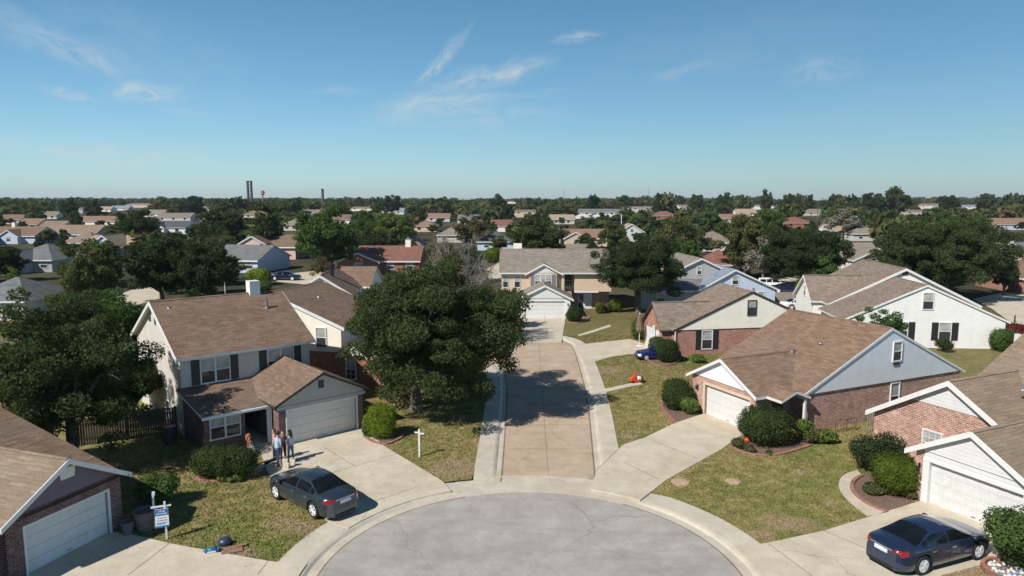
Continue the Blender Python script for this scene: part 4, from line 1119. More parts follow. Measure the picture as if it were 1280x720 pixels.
# grass blades on the lawns near the camera
def inside(P, poly):
    x, y = P[:, 0], P[:, 1]; r = np.zeros(len(P), bool); n = len(poly)
    for k in range(n):
        x0, y0 = poly[k]; x1, y1 = poly[(k + 1) % n]
        c = ((y0 > y) != (y1 > y))
        with np.errstate(divide='ignore', invalid='ignore'):
            r ^= c & (x < (x1 - x0) * (y - y0) / (y1 - y0 if y1 != y0 else 1e-9) + x0)
    return r
def rect(o, a0, a1, b0, b1):
    return [local(o, a0, b0), local(o, a1, b0), local(o, a1, b1), local(o, a0, b1)]
FOOT = [rect(A, 0, 8.6, -3.9, 10.4), rect(A, 2.4, 9.4, -5.9, 1), rect(A2, -1.6, 12.7, -2.3, 8.5), rect(Fh, -10, 5.2, 0, 19), rect(B, -3, 15.4, 1.1, 8.8), rect(B, 0, 15.4, 0, 8.8), rect(B, -2.2, 0, -.1, 1.2),
        rect(Ch, 0, 16, 0, 16), rect(Ch, 5.3, 10.8, -3.7, 2), rect(D, -1, 15.5, 0, 6.6), rect(E_, 0, 16, 0, 18), rect(Mh, 0, 14.6, -.6, 12), rect(Mh, 2.3, 8.7, -5.7, 0)]
rng = np.random.default_rng(77)
N = 380000
P = np.stack([rng.uniform(-24, 30, N), 24 + 52 * rng.random(N) ** 1.7], 1)
keep = np.ones(N, bool)
for pl in PAVED + FOOT: keep &= ~inside(P, pl)
vis = np.abs(P[:, 0]) < P[:, 1] * .76 + 2
P = P[keep & vis]
P = P + rng.normal(size=P.shape) * .05
n = len(P)
h = rng.uniform(.03, .085, n); a = rng.uniform(0, 6.28, n); wv = rng.uniform(.012, .03, n) * (1 + P[:, 1] / 60)
lean = rng.normal(size=(n, 2)) * .035
b0 = np.stack([P[:, 0] - np.cos(a) * wv, P[:, 1] - np.sin(a) * wv, np.zeros(n)], 1)
b1 = np.stack([P[:, 0] + np.cos(a) * wv, P[:, 1] + np.sin(a) * wv, np.zeros(n)], 1)
tp = np.stack([P[:, 0] + lean[:, 0], P[:, 1] + lean[:, 1], h], 1)
gme = mesh_np('grass', np.stack([b0, b1, tp], 1).reshape(-1, 3), n, MATS['lawn'])
tag(link('grass', gme), 'short patchy grass blades on the front lawns', 'grass', kind='stuff')

# dry leaves blown under and beside the oaks
n = 9000
src = rng.integers(0, 3, n)
c = np.array([U(545, 520), U(120, 600), U(800, 395)])[src]
P = c + rng.normal(size=(n, 2)) * np.array([5.5, 5.0])
ok = np.ones(n, bool)
for pl in FOOT: ok &= ~inside(P, pl)
ok &= ~inside(P, HOLE) | (rng.random(n) < .2)
for pl in PAVED[1:]: ok &= ~inside(P, pl) | (rng.random(n) < .25)
P = P[ok]; n = len(P)
z = np.where(inside(P, HOLE), -.085, .05)
for pl in PAVED[1:]: z = np.where(inside(P, pl), .055, z)
inr = ((P[:, 0] - C0[0]) ** 2 + (P[:, 1] - C0[1]) ** 2 < 11 ** 2); inr |= inside(P, HOLE) & ((P[:, 0] < -.3) | (P[:, 0] > 4.4))
P, z = P[~inr], z[~inr]; n = len(P)
a = rng.uniform(0, 6.28, n); s = rng.uniform(.018, .045, n)
t1 = np.stack([np.cos(a) * s, np.sin(a) * s, rng.normal(size=n) * .012], 1); t2 = np.stack([-np.sin(a) * s * .6, np.cos(a) * s * .6, rng.normal(size=n) * .012], 1)
p3 = np.concatenate([P, z[:, None]], 1)
tag(link('fallen_leaves', mesh_np('fallen_leaves', np.stack([p3 + t1, p3 + t2, p3 - t1, p3 - t2], 1).reshape(-1, 3), n, leafmat('dry_leaf', (.16, .10, .045), .5, .2, .1))), 'dry brown leaves scattered on lawns and paving near the oaks', 'leaves', kind='stuff')
# ------------------------------------------------------------------ the houses of the suburb behind
def roof_hip(mb, w, d, ze, zr, ov=.4, t=.17):
    hx, hy = w / 2 + ov, d / 2 + ov
    run = min(hx, hy) * .95
    k = (zr - ze) / (run - ov); z0 = ze - ov * k
    rx = max(hx - run, .05)
    A_, B_, C_, D_ = (-hx, -hy, z0), (hx, -hy, z0), (hx, hy, z0), (-hx, hy, z0)
    R0, R1 = (-rx, 0, zr), (rx, 0, zr)
    mb.poly([A_, B_, R1, R0], 0); mb.poly([B_, C_, R1], 0); mb.poly([C_, D_, R0, R1], 0); mb.poly([D_, A_, R0], 0)
    for p, q in ((A_, B_), (B_, C_), (C_, D_), (D_, A_)):
        mb.poly([p, q, (q[0], q[1], q[2] - t), (p[0], p[1], p[2] - t)], 1)
    mb.poly([(v[0], v[1], v[2] - t) for v in (A_, D_, C_, B_)], 1)

HOUSES = []   # px rect and depth, short phrase
def bg(px, ry, zr, wpx, kind, roof, wall, label, short, depth=9.5, hd=0.0, ze=None, chim=None, win=3, wing=None, door=None, name='house', gable=None, low=None, steep=None):
    X, Y = U(px, ry, zr)
    zc = Y * cP + (CAM_H - zr) * sP
    w = wpx * zc / F
    if Y > 140 and depth == 9.5 and kind != 'gable': depth = 12.5
    ze = ze or (2.7 if zr < 5.7 else 4.6)
    if kind == 'gable': cy = Y + depth / 2
    else: cy = Y
    t = thing(name, label, 'house', (X, cy, 0), rad(hd))
    lod = Y > 260
    d = depth
    m = MB()
    if kind == 'front': roof_gable(m, 'a', -w / 2, w / 2, -d / 2, d / 2, ze, zr, ov=.4)
    elif kind == 'gable': roof_gable(m, 'b', -d / 2, d / 2, -w / 2, w / 2, ze, zr, ov=.4)
    else: roof_hip(m, w, d, ze, zr)
    m.build('roof', SH(roof), t)
    m = MB()
    ax = 'b' if kind == 'gable' else 'a'
    r, s = (d / 2, w / 2) if kind == 'gable' else (w / 2, d / 2)
    walls(m, ax, -r, r, -s, s, 0, ze, None if kind == 'hip' else zr)
    m.build('wall', M[wall], t)
    fy = -d / 2
    if kind == 'gable':
        m = MB(); rake(m, 'b', -d / 2 - .3, -w / 2, w / 2, ze, zr, ov=.4, h=.3); m.build('rake_trim', M['white_trim'], t)
    elif not lod:
        m = MB(); m.box(-w / 2 - .3, w / 2 + .3, -d / 2 - .5, -d / 2 - .4, ze - .42, ze - .26); m.build('gutter', M['white_trim'], t)
    if wing:   # (centre fraction, width, projection, zr, wall)
        cx, ww, pr, wz, wm = wing
        cx *= w / 2
        m = MB(); roof_gable(m, 'b', fy - pr, 0, cx - ww / 2, cx + ww / 2, min(ze, 2.8) if wz < 5.6 else ze, wz, ov=.35, ro2=-.3); m.build('wing_roof', SH(roof), t)
        m = MB(); walls(m, 'b', fy - pr, fy + .5, cx - ww / 2, cx + ww / 2, 0, min(ze, 2.8) if wz < 5.6 else ze, wz); m.build('wing_wall', M[wm], t)
        m = MB(); rake(m, 'b', fy - pr - .3, cx - ww / 2, cx + ww / 2, min(ze, 2.8) if wz < 5.6 else ze, wz, h=.3); m.build('rake_trim', M['white_trim'], t)
        if not lod: window(t, (cx, fy - pr, 1.0), '-b', 1.2, 1.3)
    if win:
        for k in range(win):
            c = -w / 2 + w * (k + .5) / win
            if wing and abs(c - wing[0] * w / 2) < wing[1] / 2 + .6: continue
            zz = (.9, 3.1)[(ze > 3.6)]
            if lod:
                m = MB(); m.box(c - .7, c + .7, fy - .05, fy + .02, zz, zz + 1.3); m.build('window', M['glass'], t)
            else:
                window(t, (c, fy, zz), '-b', 1.3, 1.3)
                if ze > 3.6: window(t, (c, fy, .7), '-b', 1.3, 1.3)
    if kind == 'gable' and gable:
        window(t, (0, fy, gable), '-b', .9, 1.1)
    if door is not None:
        garage_door(t, (door * w / 2, fy - .04, 0), '-b', 4.4, 2.15, M['door_white'])
    if chim: chimney(t, chim * w / 2, 0 if kind != 'gable' else 1, 1.1, 1.1, zr - 1.5, zr + 1.3, M['cream'], cap=not lod)
    if low:    # long lower roof in front of the main one
        m = MB(); m.prism([(-w * .5, fy - 3.2, 2.45), (w * .3, fy - 3.2, 2.45), (w * .3, fy, 3.2), (-w * .5, fy, 3.2)], (0, 0, -.16), 0, 1); m.build('lower_roof', SH(roof), t)
        m = MB(); m.box(-w * .48, w * .28, fy - 2.8, fy - .02, 0, 2.5); m.build('lower_wall', M[wall], t)
    base = PX(0, max(Y - d / 2, 20), 0)[1]
    HOUSES.append((px - wpx * .45, ry - 2, px + wpx * .45, PX(0, cy - d / 2, ze * .8)[1], Y - d, short, X, cy, max(w, d) / 2))
    return t

# left
bg(16, 283, 5.4, 84, 'front', 'roof_brown', 'blue_wall', 'brown roofed pale blue house with a white chimney at the left photo edge', 'brown roofed pale blue house', chim=.05, wing=(.35, 6, 2, 4.6, 'blue_wall'))
bg(92, 281, 5.6, 78, 'front', 'roof_tan', 'beige', 'long tan roofed pale house near the left photo edge', 'long tan roofed pale house', win=3, door=.1)
bg(150, 294, 5.2, 62, 'front', 'roof_lighttan', 'blue_wall', 'tan roofed house with a tall pale blue gable right of the olive tree', 'house with tall pale blue gable', wing=(.15, 8, 3.5, 5.7, 'blue_wall'), win=0)
bg(58, 305, 5.3, 58, 'hip', 'roof_grey', 'grey_wall', 'grey hip roofed house with white trimmed gable and window', 'grey hip roofed house', wing=(-.35, 5.5, 3, 4.6, 'grey_wall'), win=3)
bg(22, 346, 4.9, 74, 'hip', 'roof_grey', 'beige', 'low grey shingle roof just above the large ragged oak at the left edge', 'low grey shingle roof', win=2)
bg(218, 276, 5.2, 44, 'front', 'roof_dark', 'white_wall', 'dark grey roofed house with a small white gable between two dark trees', 'dark grey roofed house', wing=(-.5, 6, 2, 4.8, 'white_wall'), win=2)
bg(312, 306, 5.2, 66, 'front', 'roof_grey', 'blue_wall', 'slate grey roofed pale blue house beside the pale drive with dark blue car', 'slate grey roofed house', hd=-12, win=3, wing=(-.8, 5, 2.5, 4.4, 'white_wall'))
bg(345, 293, 5.8, 66, 'front', 'roof_brown', 'pink_wall', 'pink house with brown roof and an arched window in its front gable', 'pink gabled house', ze=3.2, wing=(-.45, 9.5, 2.5, 5.9, 'pink_wall'), win=2)
bg(128, 270, 5.2, 46, 'front', 'roof_orange', 'cream', 'orange-tan roofed cream house above the long tan roofed pale house', 'orange-tan roofed cream house', win=3)
bg(175, 254, 6.6, 30, 'hip', 'roof_orange', 'beige', 'far brown hip roof standing out over the trees at left', 'far brown hip roof')
bg(96, 259, 5.8, 24, 'front', 'roof_dark', 'grey_wall', 'far dark grey roof left of the brown hip roof', 'far dark grey roof', win=2)
bg(132, 258, 5.6, 20, 'front', 'roof_lighttan', 'cream', 'far small tan roof between the dark grey and brown hip roofs', 'far small tan roof', win=2)
bg(44, 273, 5.2, 26, 'front', 'roof_orange', 'pink_wall', 'pinkish house with low orange roof near the left edge', 'pinkish low house', win=2)
bg(66, 264, 5.4, 22, 'front', 'roof_taupe', 'beige', 'far taupe roof above the pinkish low house', 'far taupe roof', win=2)
bg(152, 257, 5.6, 24, 'front', 'roof_blue', 'white_wall', 'far blue-grey roofed white house left of the brown hip roof', 'far blue-grey roof', win=2)
bg(222, 266, 5.2, 42, 'front', 'roof_taupe', 'beige', 'taupe roofed low pale house right of the dark round tree', 'taupe roofed low pale house', win=3)
bg(252, 258, 5.6, 26, 'front', 'roof_lighttan', 'cream', 'pale tan roof with chimney left of the twin stacks', 'pale tan roof with chimney', chim=-.6, win=2)
# centre left
bg(482, 307, 5.2, 92, 'front', 'roof_brick', 'brick_orange', 'long low brick-red roofed ranch house behind the big oak', 'brick-red roofed ranch house', chim=.62, wing=(-.55, 8, 2.2, 4.4, 'brick_orange'), win=4, depth=11)
bg(449, 333, 4.9, 40, 'front', 'roof_brown', 'cream', 'brown roof peeping out left of the big oak crown', 'brown roof left of the big oak', win=1)
bg(452, 258.5, 5.8, 28, 'front', 'roof_orange', 'cream', 'orange roofed low house above the bright green tree', 'orange roofed low house', win=2)
bg(492, 260, 5.6, 28, 'front', 'roof_blue', 'white_wall', 'pale grey roofed white house right of the orange roof', 'pale grey roofed white house', win=2)
bg(548, 266.5, 5.2, 30, 'front', 'roof_orange', 'beige', 'orange-tan roof left of the red roofed house', 'orange-tan roof', win=2)
bg(533, 275, 5.0, 28, 'hip', 'roof_orange', 'tan_wall', 'tan hip roof just below the orange-tan roof', 'lower tan hip roof', win=2)
bg(499, 247.5, 9.0, 22, 'front', 'roof_lighttan', 'cream', 'far pale tan roof on the skyline left of centre', 'skyline tan roof', ze=5)
bg(582, 248, 9.0, 18, 'front', 'roof_orange', 'white_wall', 'far orange roof on the skyline behind the bare tree', 'skyline orange roof', ze=5)
bg(394, 262, 5.4, 34, 'front', 'roof_taupe', 'white_wall', 'taupe roofed white house behind the tall rounded green tree', 'taupe roofed white house', win=3)
# centre
bg(620, 289, 5.2, 44, 'hip', 'roof_dark', 'blue_wall', 'dark blue-grey hip roofed house behind the left end of the tan house', 'dark blue-grey roofed house', win=2)
bg(627, 274.5, 5.2, 26, 'front', 'roof_brick', 'cream', 'bright red roofed house left of the dense dark tree', 'bright red roofed house', win=2)
bg(728, 286, 5.2, 56, 'front', 'roof_orange', 'tan_wall', 'orange-brown roofed tan house just above the tan house roof', 'orange-brown roofed tan house', win=3, wing=(-.4, 7, 2, 4.6, 'tan_wall'))
bg(748, 261, 7.0, 62, 'front', 'roof_grey', 'white_wall', 'long grey roofed white row of houses above the orange-brown roof', 'long grey roofed white row', win=6, depth=11)
bg(790, 280, 6.2, 40, 'gable', 'roof_lighttan', 'white_side2', 'white gabled house with twin attic windows above the dark round oak', 'white gabled house with twin windows', ze=3.0, gable=3.6, win=2)
bg(632, 251, 7.0, 26, 'front', 'roof_brick', 'cream', 'far dull red roof on the skyline above the bright red roof', 'far dull red roof')
bg(690, 247, 9.0, 16, 'front', 'roof_lighttan', 'cream', 'far pale roof on the skyline above the dense dark tree', 'skyline pale roof', ze=5)
# right of centre
bg(829, 264, 5.6, 30, 'hip', 'roof_brick', 'brick_orange', 'dark red hip roof above the brownish olive tree', 'dark red hip roof', win=2)
bg(918, 267.5, 5.2, 40, 'front', 'roof_orange', 'beige', 'tan roofed house left of the green tree behind the tall olive tree', 'tan roofed house', win=3)
bg(930, 261, 5.6, 26, 'front', 'roof_lighttan', 'cream', 'pale tan roof just above the tan roofed house', 'upper pale tan roof', win=2)
bg(890, 289, 5.4, 46, 'hip', 'roof_taupe', 'beige', 'brown hip roofed house above the grey stucco gable', 'brown hip roofed house', win=3)
bg(898, 312, 5.0, 36, 'hip', 'roof_brick', 'white_wall', 'brick-red hip roof directly behind the grey stucco gable', 'brick-red hip roof', win=2)
bg(992, 271, 5.4, 36, 'hip', 'roof_brick', 'brick_orange', 'dull red hip roof above the broad dark olive oak', 'dull red hip roof', win=2)
bg(975, 248, 7.0, 24, 'front', 'roof_taupe', 'white_wall', 'far low taupe roof on the skyline right of centre', 'skyline taupe roof', win=3)
bg(1044, 279, 5.4, 28, 'front', 'roof_lighttan', 'white_wall', 'small white house above the stacked grey gables', 'small white house', win=2)
bg(1066, 303, 6.2, 44, 'front', 'roof_greytan', 'white_side', 'grey roofed white house with two stacked front gables above the white clapboard house', 'house with stacked grey gables', ze=3.6, wing=(.1, 9, 4.5, 5.7, 'white_side'), win=0)
bg(1103, 258, 6.0, 58, 'hip', 'roof_brick', 'white_wall', 'red-brown hip roofed white house above the widest oak', 'red-brown hip roofed white house', win=4)
bg(1172, 254.5, 7.0, 56, 'front', 'roof_orange', 'white_wall', 'orange-brown roofed white house left of the long grey roof on the right', 'orange-brown roofed white house', win=4, wing=(-.7, 7, 2, 5.4, 'white_wall'))
bg(1215, 256, 6.4, 56, 'front', 'roof_blue', 'white_wall', 'long pale grey roofed white house toward the right edge', 'long pale grey roofed white house', win=4)
bg(1258, 272.5, 5.4, 62, 'front', 'roof_orange', 'blue_wall', 'orange-red roofed house with pale blue end wall at the right edge', 'orange-red roofed house', win=3)
bg(1258, 244.5, 12, 42, 'front', 'roof_lighttan', 'cream', 'large pale tan building on the skyline at the right edge', 'large skyline building', ze=8, depth=16)
bg(1295, 321, 5.4, 90, 'hip', 'roof_brown', 'brick_red', 'brown roofed brick house cut off by the right photo edge', 'brown roofed brick house at the right edge', win=4, depth=11)
bg(1290, 303, 5.4, 44, 'front', 'roof_grey', 'beige', 'grey roof at the right photo edge above the brown roofed brick house', 'grey roof at the right edge', win=2)
bg(1030, 249, 6.4, 30, 'front', 'roof_lighttan', 'cream', 'far pale roof above the dull red hip roof', 'far pale roof', win=2)
bg(1106, 247, 8.0, 26, 'front', 'roof_taupe', 'beige', 'far taupe roof on the skyline above the red-brown hip roof', 'skyline roof above red-brown hip', ze=5)

# more roofs between the trees
for px, ry, zr, wp, kd, rf, wl, ds in [
    (275, 270, 5.4, 36, 'front', 'roof_taupe', 'beige', 'taupe roof between the dark grey roof and the pink gable'), (322, 263, 5.6, 32, 'hip', 'roof_brown', 'beige', 'small brown hip roof above the dark conical tree'),
    (196, 262, 5.6, 28, 'front', 'roof_greytan', 'cream', 'grey-tan roof just right of the far brown hip roof'), (20, 268, 5.4, 30, 'front', 'roof_brown', 'beige', 'brown roof above the white chimney at the left edge'),
    (112, 290, 5.2, 40, 'hip', 'roof_taupe', 'beige', 'taupe hip roof below the long tan roofed pale house'), (566, 283, 5.2, 34, 'hip', 'roof_greytan', 'beige', 'grey-tan hip roof behind the leafless tree'),
    (588, 268, 5.4, 30, 'front', 'roof_grey', 'white_wall', 'grey roof left of the bright red roofed house'), (655, 262, 5.8, 28, 'front', 'roof_brown', 'tan_wall', 'brown roof just above the dense dark tree'),
    (702, 268, 5.4, 30, 'front', 'roof_lighttan', 'beige', 'light tan roof left of the long grey roofed white row'), (800, 258, 6.0, 28, 'front', 'roof_taupe', 'beige', 'taupe roof right of the long grey roofed white row'),
    (862, 256, 6.2, 30, 'front', 'roof_orange', 'cream', 'orange-tan roof right of the dark red hip roof'), (955, 256, 6.0, 26, 'front', 'roof_greytan', 'white_wall', 'grey-tan roof right of the upper pale tan roof'),
    (1018, 261, 5.6, 30, 'hip', 'roof_taupe', 'beige', 'taupe hip roof right of the dull red hip roof'), (1140, 262, 5.8, 32, 'front', 'roof_brown', 'beige', 'brown roof right of the red-brown hip roof'),
    (1075, 281, 5.4, 36, 'hip', 'roof_greytan', 'beige', 'grey-tan hip roof above the stacked grey gables'), (1232, 284, 5.4, 40, 'hip', 'roof_taupe', 'beige', 'taupe hip roof behind the right side of the widest oak'),
    (425, 268, 5.4, 30, 'front', 'roof_brown', 'cream', 'brown roof right of the tall rounded green tree'), (372, 273, 5.4, 34, 'hip', 'roof_greytan', 'beige', 'grey-tan hip roof left of the tall rounded green tree'),
    (515, 293, 5.2, 30, 'hip', 'roof_taupe', 'beige', 'taupe hip roof above the right end of the brick-red ranch'), (72, 276, 5.4, 28, 'front', 'roof_taupe', 'white_wall', 'taupe roof just behind the long tan roofed pale house')]:
    bg(px, ry, zr, wp, kd, rf, wl, ds, ds.split(' above ')[0].split(' behind ')[0].split(' right of ')[0].split(' left of ')[0].split(' just ')[0].split(' below ')[0].split(' between ')[0], win=2)

# ---- trees between the houses
LABELS = {o['label']: 1 for o in COL.objects if 'label' in o}
KINDS = [('leaf_oak', 'dark green'), ('leaf_dark', 'very dark'), ('leaf_green', 'mid green'), ('leaf_olive', 'olive'), ('leaf_brown', 'brownish'), ('leaf_light', 'light green'), ('leaf_grey', 'grey leafless')]
PROT = [h[:6] for h in HOUSES] + [
    (624, 310, 745, 400, 92, ''), (860, 320, 972, 380, 94, ''), (1010, 325, 1262, 440, 70, ''), (300, 225, 332, 250, 850, ''), (398, 232, 410, 250, 850, ''),
    (340, 334, 380, 352, 128, ''), (386, 326, 450, 366, 90, ''), (950, 345, 1004, 370, 115, ''), (140, 360, 205, 372, 112, ''), (1215, 355, 1280, 400, 80, ''), (772, 264, 782, 290, 200, ''), (604, 322, 640, 346, 130, '')]
rng = np.random.default_rng(3)
taken = [(t[0], t[1], t[2]) for t in TREES] + [(h[6], h[7], h[8]) for h in HOUSES] + [(6, 98, 10), (31, 100, 8), (43, 80, 13), (-24, 95, 7)]
def clear(X, Y, w, h, th=.13):
    zc = Y * cP + CAM_H * sP
    px = PX(X, Y)[0]; wp = w * F / zc / 2 * .85
    y1, y0 = PX(X, Y, h * .12)[1], PX(X, Y, h)[1]
    for (a, b, c, d, dep, _) in PROT:
        if Y < dep + 2 and px + wp > a and px - wp < c and y1 > b and y0 < d:
            ox = min(px + wp, c) - max(px - wp, a); oy = min(y1, d) - max(y0, b)
            if ox * oy > (.08 if not _ else th) * (c - a) * (d - b): return False
    return True
def near_house(px, Y):
    best, bs = None, 1e9
    for (a, b, c, d, dep, s) in [h[:6] for h in HOUSES]:
        dx = px - (a + c) / 2; sc = abs(dx) + abs(math.log(Y / max(dep, 30))) * 120
        if sc < bs:
            rel = ('beside', 'behind', 'in front of')[0 if abs(dx) > (c - a) * .6 else (1 if Y > dep else 2)]
            bs, best = sc, (rel, s)
    return best
def shape_word(w, h):
    r = w / h
    return 'slender' if r < .8 else 'broad' if r > 1.3 else 'rounded'
for hq in HOUSES:
    dep = hq[4]
    if dep < 135 or dep > 420: continue
    for j in range(2 if hq[8] > 8 else 1):
        X = hq[6] + rng.uniform(-.75, .75) * hq[8]; Y = hq[7] - 8.5 - rng.uniform(1.5, 5)
        w, h = rng.uniform(4.5, 7.5), rng.uniform(3.4, 5.0)
        if any((X - a) ** 2 + (Y - b) ** 2 < (r * .8 + w * .3) ** 2 for a, b, r in taken if (a, b) != (hq[6], hq[7])): continue
        mi = int(rng.choice([0, 1, 2, 3]))
        lab = next((q for q in (f'low bushy {KINDS[mi][1]} tree before the front of the {hq[5]}', f'second low {KINDS[mi][1]} tree before the {hq[5]}') if q not in LABELS and len(q.split()) < 17), None)
        if not lab: continue
        LABELS[lab] = 1; taken.append((X, Y, w * .3))
        place_tree('tree', lab, 'tree', X, Y, w, h, ('far', int(rng.integers(4))), KINDS[mi][0], rng.uniform(0, 6.28), 'low trees before the suburban houses')
cnt, tries = 0, 0
far_trees = []
while cnt < 225 and tries < 60000:
    tries += 1
    u = rng.random()
    Y = 104 * (400 / 104) ** (u ** 1.35)
    X = rng.uniform(-.80, .80) * (Y + 5)
    w, h = rng.uniform(7, 14), rng.uniform(7, 12)
    if rng.random() < .18: w, h = rng.uniform(4, 6.5), rng.uniform(4, 7.5)
    if any((X - a) ** 2 + (Y - b) ** 2 < (r + w * .30) ** 2 for a, b, r in taken): continue
    if not clear(X, Y, w, h): continue
    px = PX(X, Y)[0]
    mi = rng.choice(len(KINDS), p=[.27, .2, .2, .16, .06, .07, .04])
    mt, cw = KINDS[mi]
    key = ('near', int(rng.integers(5))) if Y < 230 else ('far', int(rng.integers(4)))
    if mt in ('leaf_grey', 'leaf_brown'): key = ('sparse', 0)
    elif w < 7 and Y < 230: key = ('tall', int(rng.integers(2))) if h > w else ('bush', 0)
    rel, s = near_house(px, Y)
    size = 'small' if h < 6 else 'tall' if h > 9.3 else 'medium'
    opts = [f'{cw} tree {rel} the {s}', f'{size} {cw} tree {rel} the {s}', f'{shape_word(w, h)} {cw} tree {rel} the {s}', f'{size} {shape_word(w, h)} {cw} tree {rel} the {s}']
    lab = next((q for q in opts if q not in LABELS), None)
    if lab is None:   # no words left for this spot: keep it for the massed canopy
        far_trees.append((X, Y, w, h, mi)); taken.append((X, Y, w * .36)); continue
    LABELS[lab] = 1
    taken.append((X, Y, w * .30)); cnt += 1
    place_tree('tree', lab, 'tree', X, Y, w, h, key, mt, rng.uniform(0, 6.28), 'trees between the suburban houses', 'bark_grey' if mt == 'leaf_grey' else None)

print('scattered', cnt, 'left over', len(far_trees))
# taller trees standing up into the skyline
for k, (px, top, Y, w, mt, lab) in enumerate([
    (1115, 233, 520, 30, 'leaf_oak', 'tallest dark skyline tree clump right of centre'), (1090, 239, 560, 26, 'leaf_dark', 'dark skyline tree left of the tallest skyline clump'),
    (1042, 239, 540, 14, 'leaf_oak', 'small dark skyline tree above the grey leafless tree'), (985, 240, 500, 16, 'leaf_dark', 'dark round skyline tree above the dull red hip roof'),
    (957, 236, 560, 14, 'leaf_oak', 'pointed dark skyline tree right of centre'), (824, 239, 520, 16, 'leaf_dark', 'dark skyline tree above the dark red hip roof'),
    (740, 240, 520, 14, 'leaf_dark', 'round dark skyline tree above the long grey row'), (870, 241, 600, 18, 'leaf_oak', 'low dark skyline tree above the brown hip roof'),
    (624, 242, 560, 18, 'leaf_dark', 'dark skyline tree above the far dull red roof'), (490, 242, 600, 22, 'leaf_dark', 'dark skyline tree between orange and grey roofs'),
    (368, 245, 560, 16, 'leaf_dark', 'dark skyline tree between the two stacks'), (245, 243, 520, 22, 'leaf_dark', 'dark rounded skyline tree left of the twin stacks'),
    (88, 246, 420, 14, 'leaf_dark', 'dark skyline tree above the far dark grey roof'), (120, 246, 430, 12, 'leaf_oak', 'small dark skyline tree above the far small tan roof'),
    (1185, 241, 520, 20, 'leaf_dark', 'dark skyline tree left of the large tan skyline building'), (1232, 240, 640, 24, 'leaf_oak', 'broad dark skyline tree at the large tan skyline building'),
    (905, 240, 620, 20, 'leaf_dark', 'dark skyline tree above the upper pale tan roof'), (1012, 241, 620, 12, 'leaf_dark', 'small round skyline tree between two dark ones')]):
    h = at(px, top, Y)[1]
    X = (px - 640) / F * (Y * cP + CAM_H * sP)
    place_tree('tree', lab, 'tree', X, Y, w, h, ('far', k % 4), mt, k * 1.3, 'tall trees on the skyline')

# everything beyond reads as one canopy
rng = np.random.default_rng(12)
lb = make_lobes(rng, 14, (4.2, 4.2, 3.4), 5.0, 1.9, -.6)
protos = [leaf_quads(np.random.default_rng(500 + k), make_lobes(np.random.default_rng(500 + k), 14, (4.2, 4.2, 3.4), 1.9, 5.0, -.6), 150, 1.15, aspect=.75) for k in range(6)]
parts = {0: [], 1: [], 2: [], 3: []}
n = 0
while n < 7000:
    if n < len(far_trees): X, Y, w, h, mi = far_trees[n]
    else:
        Y = 170 * (4200 / 170) ** (rng.random() ** 1.25)
        X = rng.uniform(-.82, .82) * Y
        w, h = rng.uniform(8, 15) * (1 + Y / 4000), rng.uniform(7, 13)
        if Y > 450: h += rng.uniform(0, 1) ** 2 * (5.5 + 3 * (X > .15 * Y))
    n += 1
    if any(abs(X - a) < r + w * .3 and abs(Y - b) < r + w * .3 for a, b, r in taken) or not clear(X, Y, w, h, .05): continue
    q = protos[int(rng.integers(6))] * np.array([w / 10, w / 10, h / 9])
    a = rng.uniform(0, 6.28); c, s = math.cos(a), math.sin(a)
    q = np.stack([q[:, 0] * c - q[:, 1] * s + X, q[:, 0] * s + q[:, 1] * c + Y, q[:, 2]], 1)
    parts[int(rng.choice(4, p=[.4, .25, .25, .1]))].append(q)
allv = np.concatenate([np.concatenate(parts[k]) for k in range(4)])
mi = np.concatenate([np.full(len(parts[k]) * 150, k, np.int32) for k in range(4)])
cme = mesh_np('distant_canopy', allv, len(allv) // 4, [M['leaf_oak'], M['leaf_dark'], M['leaf_olive'], M['leaf_brown']])
cme.polygons.foreach_set('material_index', mi)
tag(link('distant_canopy', cme), 'massed tree canopy of the far suburb up to the horizon', 'trees', kind='stuff')
# ------------------------------------------------------------------ cars
def carpaint(name, c, metal=.35, rough=.22):
    if name in MATS: return MATS[name]
    m, nt, out = new_mat(name)
    o = nt.n('ShaderNodeTexCoord').outputs['Object']
    col = nt.mul(c, nt.rng(nt.noise(o, 1.5, 3), .3, .7, .93, 1.07))
    dust = nt.rng(nt.noise(o, 4, 4, .7), .45, .8, 0, .12)
    p = principled(nt, out, nt.mix(nt.math('MULTIPLY', dust, .4), col, (.3, .27, .23)), rough, metal=metal, spec=.5, coat=1.0)
    p.inputs['Coat Roughness'].default_value = .06
    return m
M['tyre'] = plain('tyre_rubber', (.02, .02, .021), .85)
M['rim'] = plain('alloy_rim', (.80, .80, .82), .35, .15)
M['car_glass'] = glassmat('car_glass', (.008, .009, .011), .04, .6)
M['tail_red'] = plain('tail_lamp_red', (.22, .010, .014), .2, coat=.5)
M['head_clear'] = plain('head_lamp_clear', (.55, .57, .6), .12, coat=.5)
M['chrome'] = plain('chrome_trim', (.65, .66, .68), .15, .9)
M['plate'] = plain('number_plate', (.62, .68, .76), .4)
M['underbody'] = plain('underbody', (.012, .012, .013), .9)

def gauss(y, k):
    if k < 1: return y
    w = np.exp(-.5 * (np.arange(-3 * k, 3 * k + 1) / k) ** 2); w /= w.sum()
    return np.convolve(np.pad(y, 3 * k, mode='edge'), w, 'valid')

